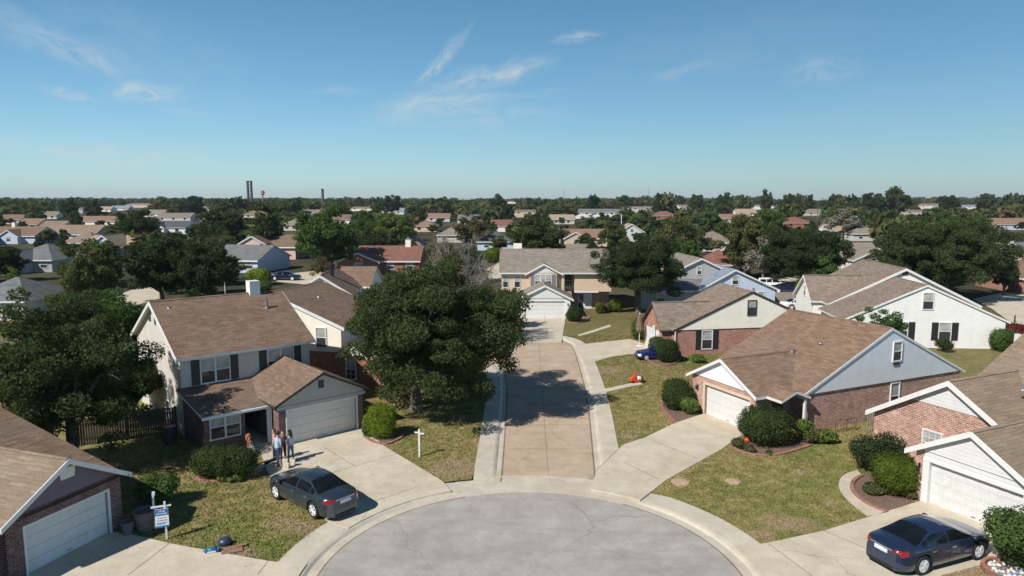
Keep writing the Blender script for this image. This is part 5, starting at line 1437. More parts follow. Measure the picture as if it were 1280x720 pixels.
SEDAN = dict(L=4.85, W=1.84, ax=(1.43, -1.40), R=.35,
    plan=[(-2.425, .54), (-2.36, .72), (-2.1, .87), (-1.4, .91), (0, .92), (1.4, .905), (2.0, .84), (2.3, .70), (2.425, .52)],
    top=[(-2.425, .86), (-2.38, .99), (-2.25, 1.045), (-1.95, 1.07), (-1.72, 1.085), (-1.0, 1.37), (-.75, 1.425), (-.2, 1.455), (.15, 1.435), (.42, 1.36), (1.22, .985), (1.5, .945), (2.1, .84), (2.33, .73), (2.425, .56)],
    sho=[(-2.425, .80), (-2.2, .93), (-1.5, .975), (0, .95), (1.2, .925), (1.9, .83), (2.3, .70), (2.425, .54)],
    ws=(.40, 1.18), rw=(-1.68, -.86), side=(-1.42, 1.02), pillars=[(-.18, -.08), (-1.12, -1.06)], seams=(1.08, -.13, -1.16), bot=.22, wr=.60)
def car(label, X, Y, heading, paint, spec=SEDAN, name='sedan_car', cat='car', scale=1.0, rim='rim', tint='car_glass', detail=True, group=None, truck=False):
    L, W = spec['L'], spec['W']
    xs = list(np.linspace(-L / 2, L / 2, 97 if detail else 49))
    for s in spec['seams'] if detail else ():
        xs += [s - .007, s + .007]
    x = np.array(sorted(xs))
    k = 3 if detail else 1
    g = lambda key: gauss(np.interp(np.linspace(-L / 2, L / 2, 97), *zip(*spec[key])), 1)
    gx = np.linspace(-L / 2, L / 2, 97)
    w = np.interp(x, gx, gauss(np.interp(gx, *zip(*spec['plan'])), 2)); zt = np.interp(x, gx, g('top')); zs = np.interp(x, gx, gauss(np.interp(gx, *zip(*spec['sho'])), 2))
    zs = np.minimum(zs, zt - .01)
    zb = np.full_like(x, spec['bot']); zb[x > L / 2 - .18] += .02
    for a in spec['ax']:
        r = spec['R'] + .065; dx = np.abs(x - a)
        arch = np.where(dx < r, spec['R'] + np.sqrt(np.maximum(r * r - dx * dx, 0)), 0)
        zb = np.maximum(zb, np.minimum(arch, zs - .06))
    rows = []
    for i in range(len(x)):
        gh = max(zt[i] - zs[i], 0); f = min(gh / .42, 1)
        wy, b, s = w[i], zb[i], zs[i]
        h = s - b
        base_y = wy - .06 - .03 * f; top_y = base_y - (wy - .06 - spec['wr']) * f
        edge = s + gh * (.35 + .5 * f)
        cp = [(wy - .07, b), (wy - .012, b + .10 * h), (wy, b + .45 * h), (wy - .012, b + .80 * h), (wy - .05, s), (base_y, s + .015 * f + .008)]
        n = 6
        for q in range(1, n + 1):
            t = q / n
            bul = .03 * math.sin(math.pi * t) * f
            cp.append((base_y + (top_y - base_y) * t + bul, s + .015 * f + .008 + (edge - s - .015 * f - .008) * t))
        for t in (.18, .4, .65, 1.0):
            yy = top_y * (1 - t); cp.append((yy, edge + (zt[i] - edge) * (1 - (1 - t) ** 2.2)))
        rows.append(cp)
    nr = len(rows[0])
    full = []
    for cp in rows:
        full.append([(-p[0], p[1]) for p in cp] + [(p[0], p[1]) for p in cp[-2::-1]])
    ncol = len(full[0])
    verts = [(x[i], full[i][j][0], full[i][j][1]) for i in range(len(x)) for j in range(ncol)]
    groups = {}
    (a0, a1), (r0, r1), (s0, s1) = spec['ws'], spec['rw'], spec['side']
    for i in range(len(x) - 1):
        xm = (x[i] + x[i + 1]) / 2
        for j in range(ncol - 1):
            jj = min(j, ncol - 2 - j)    # band from sill (0) to roof centre
            zm = sum(full[a][b][1] for a in (i, i + 1) for b in (j, j + 1)) / 4
            ym = abs(full[i][j][0] + full[i][j + 1][0]) / 2
            kind = 'body'
            if 5 <= jj <= 9 and s0 < xm < s1 and (zt[i] - zs[i]) > .14 and not any(p0 < xm < p1 for p0, p1 in spec['pillars']): kind = 'side_window'
            elif jj >= 11 and a0 < xm < a1: kind = 'windscreen'
            elif jj >= 11 and r0 < xm < r1: kind = 'rear_window'
            elif detail and x[i + 1] - x[i] < .0145 and any(abs(xm - s) < .004 for s in spec['seams']) and 0 <= jj <= 4: continue
            elif detail and xm < -L / 2 + .34 and .79 < zm < .95 and ym > .40 and not truck: kind = 'tail_light'
            elif detail and xm > L / 2 - .42 and .58 < zm < .80 and ym > .48: kind = 'headlight'
            groups.setdefault((kind, j < ncol // 2 if kind in ('tail_light', 'headlight', 'side_window') else 0), []).append([i * ncol + j, i * ncol + j + 1, (i + 1) * ncol + j + 1, (i + 1) * ncol + j])
    for i in (0, len(x) - 1):
        groups[('body', 0)].append([i * ncol + j for j in range(ncol)])
    t = thing(name, label, cat, (X, Y, 0.0), rad(heading), group)
    t.scale = (scale,) * 3
    mm = {'body': paint, 'side_window': M[tint], 'windscreen': M[tint], 'rear_window': M[tint], 'tail_light': M['tail_red'], 'headlight': M['head_clear']}
    for (kind, sd), fs in groups.items():
        used = sorted({v for f in fs for v in f}); ix = {v: q for q, v in enumerate(used)}
        mb = MB(); mb.v = [verts[v] for v in used]; mb.f = [[ix[v] for v in f] for f in fs]; mb.m = [0] * len(fs)
        o = mb.build(kind, mm[kind], t, smooth=True, fix=False)
        try: o.data.set_sharp_from_angle(angle=rad(38))
        except Exception: pass
    ub = MB(); ub.box(-L / 2 + .12, L / 2 - .15, -W / 2 + .28, W / 2 - .28, .18, .62); ub.box(-L / 2 + .9, L / 2 - 1.5, -W / 2 + .1, W / 2 - .1, .24, .8)
    ub.build('underbody', M['underbody'], t)
    for ax in spec['ax']:
        for sy in (-1, 1):
            wy = sy * (W / 2 - .12); R = spec['R']
            o = thing('wheel', None, None, (ax, wy, R)); o.parent = t
            tb = MB(); tb.lathe([(R * .62, -.10), (R * .93, -.105), (R, -.07), (R, .07), (R * .93, .105), (R * .62, .10)], (0, 0, 0), 28, axis='y'); tb.build('tyre', M['tyre'], o, smooth=False)
            rb = MB(); yo = sy * .085
            rb.lathe([(R * .66, -.02), (R * .66, .015), (R * .58, .02), (R * .58, -.02)], (0, yo, 0), 24, axis='y')
            rb.lathe([(R * .16, -.02), (R * .16, .018)], (0, yo, 0), 12, axis='y')
            for q in range(10):
                an = 2 * math.pi * q / 10 + (.12 if q % 2 else -.12)
                p0 = Vector((math.cos(an) * R * .12, yo, math.sin(an) * R * .12)); p1 = Vector((math.cos(an) * R * .62, yo, math.sin(an) * R * .62))
                rb.tube(p0, p1, .032, .030, 5)
            rb.build('rim', M[rim], o)
            db = MB(); db.lathe([(R * .6, -.01), (R * .6, .01)], (0, yo - sy * .04, 0), 20, axis='y'); db.build('brake_disc', M['grey_metal'], o)
    if detail:
        for sy in (-1, 1):
            mb = MB(); bm = bmesh.new(); bmesh.ops.create_icosphere(bm, subdivisions=2, radius=1)
            mb.v = [(.98 + .09 * q.co.x, sy * (W / 2 + .07) + .11 * q.co.y, 1.0 + .075 * q.co.z) for q in bm.verts]; mb.f = [[v.index for v in f.verts] for f in bm.faces]; mb.m = [0] * len(mb.f); bm.free()
            mb.tube((1.0, sy * (W / 2 - .08), .96), (.98, sy * (W / 2 + .05), .98), .03, .03, 6)
            mb.build('wing_mirror', paint, t, smooth=True)
            for hx in (.02, -.95):
                hb = MB(); hb.box(hx - .1, hx + .1, sy * (W / 2 + .015) - .018, sy * (W / 2 + .015) + .018, .80, .835); hb.build('door_handle', M['chrome'], t)
        pb = MB(); pb.box(-L / 2 - .035, -L / 2 + .02, -.26, .26, .70 if truck else .73, .85 if truck else .86); pb.build('number_plate', M['plate'], t)
        cb = MB(); cb.box(-L / 2 - .03, -L / 2 + .03, -.45, .45, .895, .925); cb.build('chrome_strip', M['chrome'], t)
        bb = MB(); bb.box(-L / 2 - .012, -L / 2 + .1, -.5, .5, .24, .32); bb.build('bumper_insert', M['underbody'], t)
        ab = MB(); ab.prism([(-.95, -.02, 1.40), (-.80, -.02, 1.41), (-.93, -.02, 1.47)], (0, .04, 0)); ab.build('roof_aerial', paint, t)
    return t
p_grey = carpaint('paint_grey', (.045, .068, .092), .5)
p_navy = carpaint('paint_navy', (.022, .036, .082), .4)
p_blue = carpaint('paint_blue', (.010, .030, .16), .3)
p_dblue = carpaint('paint_dark_blue', (.010, .018, .06), .3)
p_white = carpaint('paint_white', (.75, .75, .74), .0)
p_black = carpaint('paint_black', (.012, .012, .014), .3)
def ground_heading(p, q):
    a, b = U(*p), U(*q)
    return math.degrees(math.atan2(b[1] - a[1], b[0] - a[0]))
# near side wheels give the pose: rear wheel foot to front wheel foot
def park(label, rear, front, side, paint, **kw):
    kw.setdefault('scale', 1.14)
    a, b = U(*rear), U(*front)
    h = math.atan2(b[1] - a[1], b[0] - a[0])
    mx, my = (a[0] + b[0]) / 2, (a[1] + b[1]) / 2
    n = (-math.sin(h), math.cos(h))
    mx += n[0] * .92 * side; my += n[1] * .92 * side
    return car(label, mx, my, math.degrees(h), paint, **kw)
car1 = park('dark grey sedan on the driveway of the beige house, its tail to the street', (397, 650), (344, 623), -1, p_grey)
car2 = park('navy blue sedan facing the white board garage at the lower right', (1146, 720.5), (1224, 699), 1, p_navy)
for o in (car1, car2): o.location.z = .04
TRUCK = dict(SEDAN, L=5.5, W=1.95, ax=(1.75, -1.75), R=.38, plan=[(-2.75, .86), (-2.6, .93), (0, .96), (2.2, .92), (2.6, .82), (2.75, .7)],
    top=[(-2.75, .95), (-2.7, 1.06), (-.85, 1.07), (-.8, 1.1), (-.62, 1.66), (-.4, 1.74), (.3, 1.74), (.55, 1.66), (1.15, 1.16), (1.4, 1.10), (2.3, 1.0), (2.6, .92), (2.75, .7)],
    sho=[(-2.75, .90), (-2.5, 1.02), (0, 1.04), (1.3, 1.04), (2.3, .95), (2.75, .66)], ws=(.55, 1.12), rw=(-.80, -.55), side=(-.55, 1.0), pillars=[(.0, .06)], seams=(1.05, -.62), bot=.3, wr=.68)
dx, dy = local(D, -2.15, -.95)
car('blue pickup truck parked by the clipped hedges before the brick garage wall', dx, dy, 190, p_blue, TRUCK, 'pickup_truck', 'truck', truck=True, scale=.76)
x, y = U(357, 350); car('dark blue car on the pale drive beside the slate grey roofed house', x, y, -4, p_dblue, name='parked_car', detail=False, scale=1.15)
x, y = U(985, 366); car('dark blue car in front of the white van behind the pale blue gable', x, y, -14, p_dblue, name='parked_car', detail=False, scale=1.1)
VAN = dict(SEDAN, top=[(-2.425, 1.0), (-2.38, 1.5), (-2.2, 1.7), (-1, 1.78), (.3, 1.76), (.7, 1.6), (1.4, 1.05), (2.1, .95), (2.35, .8), (2.425, .6)], sho=[(-2.425, .9), (-2, 1.02), (1.3, 1.0), (2.1, .88), (2.425, .56)], ws=(.7, 1.35), rw=(-2.38, -2.2), side=(-2.0, 1.1))
x, y = U(965, 360); car('white van parked behind the dark blue car', x, y, -10, p_white, VAN, 'parked_van', 'van', detail=False)
x, y = U(998, 386); car('white car roof showing over the red-brown roof ridge by the wooden fence', x, y, 5, p_white, name='parked_car', detail=False)
x, y = U(500, 330); car('small white car in the far street left of centre', x, y, 60, p_white, name='parked_car', detail=False)

# ------------------------------------------------------------------ people
M['skin'] = plain('skin', (.46, .27, .19), .6)
def cloth(n, c): return plain('cloth_' + n, c, .9, var=.25, scale=9)
def person(label, X, Y, face, h, top, legs, hair_c, pose, long_hair=False, shoes=(.05, .045, .04), z=0.0, sleeve=True):
    """one skinned body; pose gives hands (left, right) as offsets from the shoulder and a stride"""
    s = h * 1.1 / 1.75
    V, R, E = [], [], []
    def v(p, r, par=None):
        V.append(tuple(q * s for q in p)); R.append(r * s)
        if par is not None: E.append((par, len(V) - 1))
        return len(V) - 1
    lean = pose.get('lean', 0)
    pel = v((0, 0, .95), .135)
    wst = v((.02 * lean, 0, 1.08), .12, pel); ch = v((.07 * lean, 0, 1.30), .145, wst); nk = v((.12 * lean, 0, 1.47), .062, ch)
    hd0 = v((.14 * lean + .01, 0, 1.56), .082, nk); hd1 = v((.16 * lean + .012, 0, 1.655), .092, hd0); v((.16 * lean, 0, 1.72), .06, hd1)
    v((.16 * lean + .105, 0, 1.60), .018, hd0)     # nose
    fingers = []
    for sd, key in ((1, 'lh'), (-1, 'rh')):
        sh = v((.08 * lean, sd * .19, 1.40), .062, ch)
        hx, hy, hz = pose[key]
        el = v((hx * .35 - .03, sd * (.24 + hy * .3), 1.40 + hz * .52), .046, sh)
        wr = v((hx * .92, sd * (.22 + hy * .92), 1.40 + hz * .93), .030, el)
        pm = v((hx + .02, sd * (.22 + hy), 1.40 + hz - .05), .034, wr)
        for f in range(4):
            a = v((hx + .03 + .004 * f, sd * (.22 + hy) + (f - 1.5) * .020, 1.40 + hz - .11), .010, pm)
            v((hx + .035, sd * (.22 + hy - .012) + (f - 1.5) * .021, 1.40 + hz - .165 + .010 * abs(f - 1.2)), .008, a)
        v((hx + .065, sd * (.215 + hy), 1.40 + hz - .075), .011, pm)
    st = pose.get('stride', .06)
    for sd in (1, -1):
        hip = v((0, sd * .095, .90), .098, pel)
        kn = v((sd * st * .6 + .02, sd * .10, .50), .062, hip); an = v((sd * st, sd * .10, .085), .042, kn)
        hl = v((sd * st - .04, sd * .10, .045), .042, an); v((sd * st + .15, sd * .115, .035), .034, hl)
    me = bpy.data.meshes.new('person_skin'); me.from_pydata(V, E, [])
    ob = bpy.data.objects.new('person_tmp', me); COL.objects.link(ob)
    md = ob.modifiers.new('skin', 'SKIN')
    for q, r in zip(me.skin_vertices[0].data, R): q.radius = (r, r)
    me.skin_vertices[0].data[0].use_root = True
    ob.modifiers.new('sub', 'SUBSURF').levels = 1
    dg = bpy.context.evaluated_depsgraph_get()
    nm = bpy.data.meshes.new_from_object(ob.evaluated_get(dg))
    bpy.data.objects.remove(ob)
    nm.name = 'person'
    nm.materials.clear()
    for mt in (M['skin'], top, legs, cloth('shoe%.2f' % shoes[0], shoes)): nm.materials.append(mt)
    for p in nm.polygons:
        c = p.center / s
        i = 0
        if c.z < .075: i = 3
        elif c.z < .98 and abs(c.y) < .235 and c.x < .2: i = 2
        elif c.z < 1.46 and (abs(c.y) < .235 or (sleeve and c.z > 1.18)): i = 1
        p.material_index = i; p.use_smooth = True
    auto_uv(nm)
    t = link('person', nm, None, (X, Y, z), rad(face))
    tag(t, label, 'person', 'people at the beige house')
    hb = MB()
    cx, cz = (.16 * lean - .012) * s, 1.665 * s
    bm = bmesh.new(); bmesh.ops.create_icosphere(bm, subdivisions=2, radius=1)
    hb.v = [(cx + q.co.x * .108 * s, q.co.y * .102 * s, cz + q.co.z * .115 * s + .012 * s) for q in bm.verts]
    hb.f = [[q.index for q in f.verts] for f in bm.faces if not (f.calc_center_median().x > .35 and f.calc_center_median().z < .35) and f.calc_center_median().z > -.55]
    hb.m = [0] * len(hb.f); bm.free()
    if long_hair: hb.lathe([(.05 * s, -.34 * s), (.085 * s, -.2 * s), (.09 * s, -.05 * s), (.06 * s, .05 * s)], (cx - .07 * s, 0, cz), 10)
    hb.build('hair', cloth('hair%.3f' % hair_c[0], hair_c), t, smooth=True)
    return t
x, y = U(347.5, 583)
person('man in light blue shirt and dark jeans standing nearest the grey sedan', x, y, 60, 1.82, cloth('light_blue', (.36, .50, .66)), cloth('navy_jeans', (.035, .06, .13)), (.03, .018, .012), dict(lh=(.28, .02, -.42), rh=(.10, .05, -.50), lean=.5, stride=.10))
x, y = U(364, 577)
person('woman with black hair in pale lilac top and blue jeans by the garage door', x, y, 150, 1.70, cloth('lilac', (.52, .50, .66)), cloth('blue_jeans', (.10, .16, .30)), (.012, .010, .010), dict(lh=(.16, .03, -.46), rh=(.20, .02, -.40), lean=.3, stride=.07), long_hair=True)
x, y = U(354.5, 579)
person('person in long brown coat between the man in blue and the garage pier', x, y, -70, 1.76, cloth('brown_coat', (.10, .055, .035)), cloth('brown_trousers', (.07, .04, .03)), (.06, .03, .018), dict(lh=(.12, .02, -.52), rh=(.16, .02, -.48), stride=.05))
x, y = U(344, 576)
person('person in pink top at the porch post behind the man in blue', x, y, 200, 1.72, cloth('pink', (.60, .25, .26)), cloth('dark_trousers', (.04, .04, .05)), (.10, .05, .03), dict(lh=(.12, .03, -.52), rh=(.12, .03, -.52)))
x, y = U(312, 583)
person('woman with auburn hair in rust red top standing by the shaded hedge', x, y, 20, 1.72, cloth('rust', (.26, .06, .05)), cloth('indigo', (.05, .07, .20)), (.33, .12, .055), dict(lh=(.18, .02, -.44), rh=(.10, .03, -.5), lean=.2), long_hair=True)
x, y = U(315, 587)
person('shorter person in white top and bright blue jeans in front of the auburn haired woman', x, y, 70, 1.5, cloth('white', (.68, .68, .70)), cloth('bright_jeans', (.12, .18, .42)), (.20, .10, .06), dict(lh=(.14, .02, -.48), rh=(.14, .02, -.48)))
x, y = U(356.5, 584)
tb = MB()
for q, (bx_, by_) in enumerate(((0, 0), (.34, .1), (.14, -.26))):
    hh = .42 - .07 * q
    tb.prism([(bx_ - .15, by_ - .09, .0), (bx_ + .15, by_ - .09, .0), (bx_ + .15, by_ + .09, .0), (bx_ - .15, by_ + .09, .0)], (.015, .01, hh))
t = thing('shopping_bags', 'pale beige bags standing on the driveway at the feet of the man in blue', 'bags', (x, y, .036))
for q, (bx_, by_, hh) in enumerate(((0, 0, .44), (.36, .1, .36), (.14, -.28, .32))):
    tb = MB(); tb.prism([(bx_ - .15, by_ - .09, 0), (bx_ + .15, by_ - .09, 0), (bx_ + .15, by_ + .09, 0), (bx_ - .15, by_ + .09, 0)], (.02, .01, hh))
    o = tb.build('bag', cloth('beige_bag', (.60, .54, .42)), t)
    hb = MB(); hb.path([(bx_ - .07, by_, hh), (bx_ - .05, by_, hh + .13), (bx_ + .06, by_, hh + .13), (bx_ + .09, by_, hh)], [.012] * 4, 5); hb.build('bag_handle', cloth('beige_bag', (.60, .54, .42)), o)

# ------------------------------------------------------------------ signs and small things
x, y = U(208.5, 674)
SG = thing('yard_sign', 'white yard sign post with hanging blue and white board by the plum gable drive', 'sign', (x, y, 0), rad(22))
m = MB(); m.box(-.04, .04, -.04, .04, -.1, 1.72); m.prism([(-.04, -.04, 1.72), (.04, -.04, 1.72), (.04, .04, 1.72), (-.04, .04, 1.72)], (0, 0, .03)); m.build('post', M['white_trim'], SG)
m = MB(); m.box(-.55, -.042, -.03, .03, 1.52, 1.585); m.box(.042, .26, -.03, .03, 1.52, 1.585); m.build('arm', M['white_trim'], SG)
m = MB(); m.box(-.40, .14, -.085, -.06, .62, 1.46); bd = m.build('sign_board', plain('sign_white', (.78, .79, .82), .45, var=.03), SG)
blue = plain('sign_blue', (.03, .17, .40), .45, var=.05); red = plain('sign_red', (.60, .16, .12), .5); wht = M['white_trim']
m = MB(); m.box(-.395, .135, -.089, -.084, 1.16, 1.455); m.build('blue_band', blue, bd)
m = MB(); m.box(-.395, .135, -.089, -.084, .625, .70); m.build('foot_band', blue, bd)
m = MB(); rr = random.Random(4)
for row, (z0, hh, a, b) in enumerate(((1.33, .07, -.25, .02), (1.22, .06, -.34, .06))):
    q = a
    while q < b:
        wd = rr.uniform(.03, .07); m.box(q, q + wd, -.093, -.088, z0, z0 + hh * rr.uniform(.7, 1)); q += wd + .022
m.build('header_marks', wht, bd)
m = MB(); m.box(-.30, .06, -.089, -.084, 1.03, 1.06); m.build('red_line', red, bd)
m = MB()
for z0 in (.92, .81, .76):
    m.box(-.34, .09 - .1 * (z0 < .8), -.089, -.084, z0, z0 + .03)
m.build('text_lines', blue, bd)
m = MB()
for a in (-.3, .05): m.tube((a, -.06, 1.46), (a, -.03, 1.52), .008, .008, 5)
m.build('hanger', M['grey_metal'], SG)
x, y = U(194, 661)
m = MB(); m.box(-.04, .04, -.04, .04, -.1, 1.75); m.box(-.03, .08, -.05, .05, 1.6, 1.76); tag(m.build('sign_post', M['white_trim'], loc=(x, y, 0), rz=.3), 'bare white post standing just behind the blue and white yard sign', 'post')
x, y = U(524.5, 571)
SP = thing('sign_post', 'white post with short cross arm alone on the lawn before the big oak', 'post', (x, y, 0), rad(-12))
m = MB(); m.box(-.045, .045, -.045, .045, -.1, 1.62); m.prism([(-.045, -.045, 1.62), (.045, -.045, 1.62), (.045, .045, 1.62), (-.045, .045, 1.62)], (0, 0, .05)); m.build('post', M['white_trim'], SP)
m = MB(); m.box(-.28, -.047, -.03, .03, 1.43, 1.50); m.box(.047, .30, -.03, .03, 1.38, 1.46); m.build('arm', M['white_trim'], SP)
def pot(label, X, Y, r, h, mat):
    t = thing('flower_pot', label, 'pot', (X, Y, 0))
    m = MB(); m.lathe([(r * .68, 0), (r * .72, .03), (r * .98, h * .9), (r * 1.06, h * .92), (r * 1.06, h), (r * .92, h), (r * .88, h * .86)], n=20); m.build('pot', mat, t)
    m = MB(); m.lathe([(r * .86, h * .8), (r * .5, h * .9)], n=16); m.build('soil', M['mulch'], t)
potm = plain('pot_grey_shaded', (.12, .118, .125), .7, var=.2)  # grey darkened in the colour to imitate the garage's shadow on the pots
x, y = U(160, 668); pot('small grey plant pot at the brick pier of the plum gable garage', x, y, .28, .62, potm)
x, y = U(178, 666); pot('large grey plant pot right of the small pot by the plum gable garage', x, y + .3, .48, .95, potm)
# things on the lawn edge
x, y = U(265, 691)
t = thing('delivery_bag', 'rolled blue plastic bag at the driveway edge before the yard sign lawn', 'bag', (x, y, .09), rad(20))
m = MB(); m.path([(-.34, 0, .05), (-.2, 0, .03), (.2, .02, .03), (.34, .02, .06)], [.04, .11, .13, .05], 10); m.build('bag', plain('blue_plastic', (.02, .14, .30), .3, var=.5, scale=8), t, smooth=True)
m = MB(); m.box(-.18, .16, -.125, -.09, -.03, .03); m.build('label_strip', M['white_trim'], t)
x, y = U(281, 681)
t = thing('bundle', 'dark blue round bundle lying beside the brown cardboard on the lawn', 'bundle', (x, y, .0))
m = MB(); m.lathe([(.10, .0), (.26, .06), (.3, .18), (.2, .3), (.05, .34)], n=14); m.build('bundle', plain('dark_plastic', (.035, .05, .09), .35, var=.5, scale=7), t, smooth=True)
x, y = U(290, 688)
t = thing('cardboard', 'brown flattened cardboard lying on the lawn by the driveway edge', 'cardboard', (x, y, .02), rad(24))
m = MB(); m.box(-.42, .42, -.3, .3, 0, .04); m.build('sheet', plain('card', (.24, .145, .10), .9, var=.25), t)
m = MB(); m.prism([(.2, .05, .045), (.62, .12, .06), (.60, .32, .06), (.22, .28, .045)], (0, 0, .02)); m.build('flap', plain('card', (.24, .145, .10)), t)
# lawn mower
x, y = U(795, 478)
t = thing('lawn_mower', 'orange and white lawn mower with upright handle on the path end', 'mower', (x, y, .036), rad(12)); t.scale = (.72,) * 3
org = plain('mower_orange', (.62, .075, .02), .4); 
m = MB(); m.prism([(-.75, -.38, .14), (.72, -.38, .14), (.72, .38, .14), (-.75, .38, .14)], (0, 0, .14)); m.build('deck', org, t)
m = MB(); m.prism([(-.72, -.25, .28), (-.1, -.25, .28), (.0, -.25, .72), (-.35, -.25, .78)], (0, .5, 0)); m.build('hood', org, t)
m = MB(); m.lathe([(.30, .28), (.34, .36), (.30, .56), (.12, .64)], (.36, 0, 0), 16); m.build('engine_cover', M['white_trim'], t, smooth=True)
m = MB(); m.box(.60, .74, -.3, .3, .28, .6); m.build('rear_panel', M['black'], t)
m = MB(); m.path([(-.2, 0, .7), (-.16, 0, 1.1), (-.1, 0, 1.32)], [.06, .05, .04], 8); m.box(-.16, -.02, -.22, .22, 1.28, 1.35); m.build('handle', org, t)
for wx in (-.55, .55):
    for wy in (-.42, .42):
        m = MB(); m.lathe([(.15, -.05), (.15, .05)], (wx, wy, .15), 14, axis='y'); m.build('wheel', M['tyre'], t)
x, y = U(777, 482)
t = thing('wire_frame', 'thin wire garden frame on the lawn left of the mower', 'frame', (x, y, 0), rad(5))
m = MB()
for a, b in (((0, 0, 0), (0, 0, 1.0)), ((0, 0, 1.0), (1.1, .2, 1.05)), ((0, .7, 0), (0, .7, .9)), ((0, 0, 1.0), (0, .7, .9)), ((0, 0, .5), (0, .7, .45))): m.tube(a, b, .018, .018, 5)
m.build('rod', M['grey_metal'], t)
# closed patio umbrella and white post by the pickup
x, y = local(D, -1.9, 4.6)
t = thing('patio_umbrella', 'closed brown patio umbrella left of the cream gable house', 'umbrella', (x, y, 0))
m = MB(); m.lathe([(.3, 0), (.3, .08), (.06, .12)], n=14); m.tube((0, 0, .1), (0, 0, 3.3), .03, .03, 8); m.build('pole', M['white_trim'], t)
m = MB(); m.lathe([(.26, 1.5), (.40, 1.75), (.34, 2.3), (.2, 2.9), (.05, 3.25)], n=9); m.build('canopy', plain('umbrella_brown', (.16, .11, .085), .9, var=.4, scale=6), t)
m = MB(); m.lathe([(.05, 3.25), (.11, 3.34), (.04, 3.45)], n=9); m.build('finial', plain('finial_grey', (.4, .38, .36), .6), t)
x, y = local(D, -1.25, 2.4)
m = MB(); m.box(-.12, .12, -.12, .12, 0, 2.5); tag(m.build('porch_column', M['white_trim'], loc=(x, y, 0)), 'white column beside the brown closed umbrella', 'column')

def fence(name, label, p, q, h, mat, posts=True):
    d = Vector((q[0] - p[0], q[1] - p[1])); L = d.length; a = math.atan2(d.y, d.x)
    t = thing(name, label, 'fence', (p[0], p[1], 0), a)
    n = max(1, int(L / 2.4))
    m = MB()
    k = 0.0
    while k < L - .13:
        hh = h + random.uniform(-.02, .02); m.box(k, k + .125, -.012, .012, .04, hh); k += .14
    m.build('pickets', M[mat], t)
    m = MB(); m.box(0, L, .012, .05, h * .25, h * .25 + .08); m.box(0, L, .012, .05, h * .78, h * .78 + .08); m.build('rails', M[mat], t)
    for k in range(n + 1):
        m = MB(); m.box(L * k / n - .05, L * k / n + .05, .05, .14, 0, h + .05); m.build('post', M[mat], t)
fence('wooden_fence', 'dark wooden fence in the shade left of the beige house', local(A, -.1, 1.2), local(A, -5.6, 2.4), 1.7, 'fence_wood_shaded')
fence('wooden_fence', 'weathered wooden fence between pale blue house and parked cars', U(968, 380), U(1006, 380), 1.7, 'fence_grey')
fence('wooden_fence', 'short grey wooden fence at the right photo edge by the white house', U(1272, 442), U(1250, 432), 1.7, 'fence_grey')
fence('wooden_fence', 'pale wooden fence behind the orange-brown roofed tan house', U(700, 312), U(748, 312), 1.7, 'fence_grey')
m = MB(); x, y = U(1270, 446); m.box(-.2, .2, -.2, .2, 0, 2.2); tag(m.build('gate_pier', M['white_trim'], loc=(x, y, 0)), 'white pier at the end of the short grey fence', 'pier')
# rubbish bin and barrel in the shade by the beige house
x, y = local(A, -1.0, -.6)
t = thing('rain_barrel', 'dark rain barrel in the shade at the side wall of the beige house', 'barrel', (x, y, 0)); m = MB(); m.lathe([(.36, 0), (.42, .2), (.44, .5), (.42, .8), (.36, 1.0)], n=18); m.build('barrel', plain('barrel_dark', (.05, .055, .05), .6), t, smooth=False)
m = MB(); m.lathe([(.38, 1.0), (.38, 1.06), (.1, 1.09)], n=18); m.build('lid', M['black'], t)
# trellis and iron gate by the pink brick
x, y = local(B, 3.9, -1.6)
t = thing('garden_trellis', 'weathered wooden trellis leaning at the pink brick wall', 'trellis', (x, y, 0), rad(24))
for k in range(7):
    m = MB(); m.box(k * .21, k * .21 + .07, -.02, .02, 0, 1.9 - .09 * abs(k - 2)); m.build('slat', M['fence_grey'], t)
m = MB(); m.box(-.05, 1.4, .02, .05, .5, .57); m.box(-.05, 1.4, .02, .05, 1.5, 1.57); m.build('rail', M['fence_grey'], t)
x, y = local(B, 2.0, -.8)
t = thing('garden_gate', 'low iron garden frame before the pink brick wall', 'gate', (x, y, 0), rad(20))
m = MB()
for a, b in (((0, 0, 0), (.02, 0, .95)), ((.02, 0, .95), (.9, 0, .8)), ((.9, 0, 0), (.9, 0, .8)), ((.9, 0, .8), (1.7, 0, .85)), ((1.7, 0, 0), (1.7, 0, .85)), ((.0, 0, .15), (1.7, 0, .15))): m.tube(a, b, .025, .025, 6)
m.build('rails', plain('rust_iron', (.10, .055, .04), .8), t)
for k in range(6):
    m = MB(); m.tube((.15 + k * .28, 0, .15), (.15 + k * .28, 0, .8), .012, .012, 5); m.build('bar', plain('rust_iron', (.10, .055, .04)), t)
x, y = U(933, 560)
t = thing('garden_ornament', 'small orange-red ornament at the left of the large round bush', 'ornament', (x, y, .03)); m = MB(); m.lathe([(.10, 0), (.07, .25), (.14, .35), (.16, .48), (.05, .62)], n=12); m.build('figure', org, t, smooth=True)
x, y = U(841, 513)
m = MB(); m.box(-.06, .06, -.06, .06, 0, .55); m.prism([(-.06, -.06, .55), (.06, -.06, .55), (.06, .06, .55), (-.06, .06, .55)], (0, 0, .05)); tag(m.build('garden_stake', plain('stake_red', (.42, .10, .07), .7), loc=(x, y, 0)), 'short red stake in the bed left of the white garage', 'stake')
for lab, px, py, r in (('flat pale stone on the lawn near the right kerb', 850, 603, .5), ('flat pale stone in the middle of the right lawn', 916, 602, .42)):
    x, y = U(px, py); m = MB(); m.lathe([(r, -.02), (r * .96, .03), (r * .5, .05)], n=11); tag(m.build('stepping_stone', plain('stone_pale', S3(176, 150, 126), .9, var=.2), loc=(x, y, 0)), lab, 'stone')
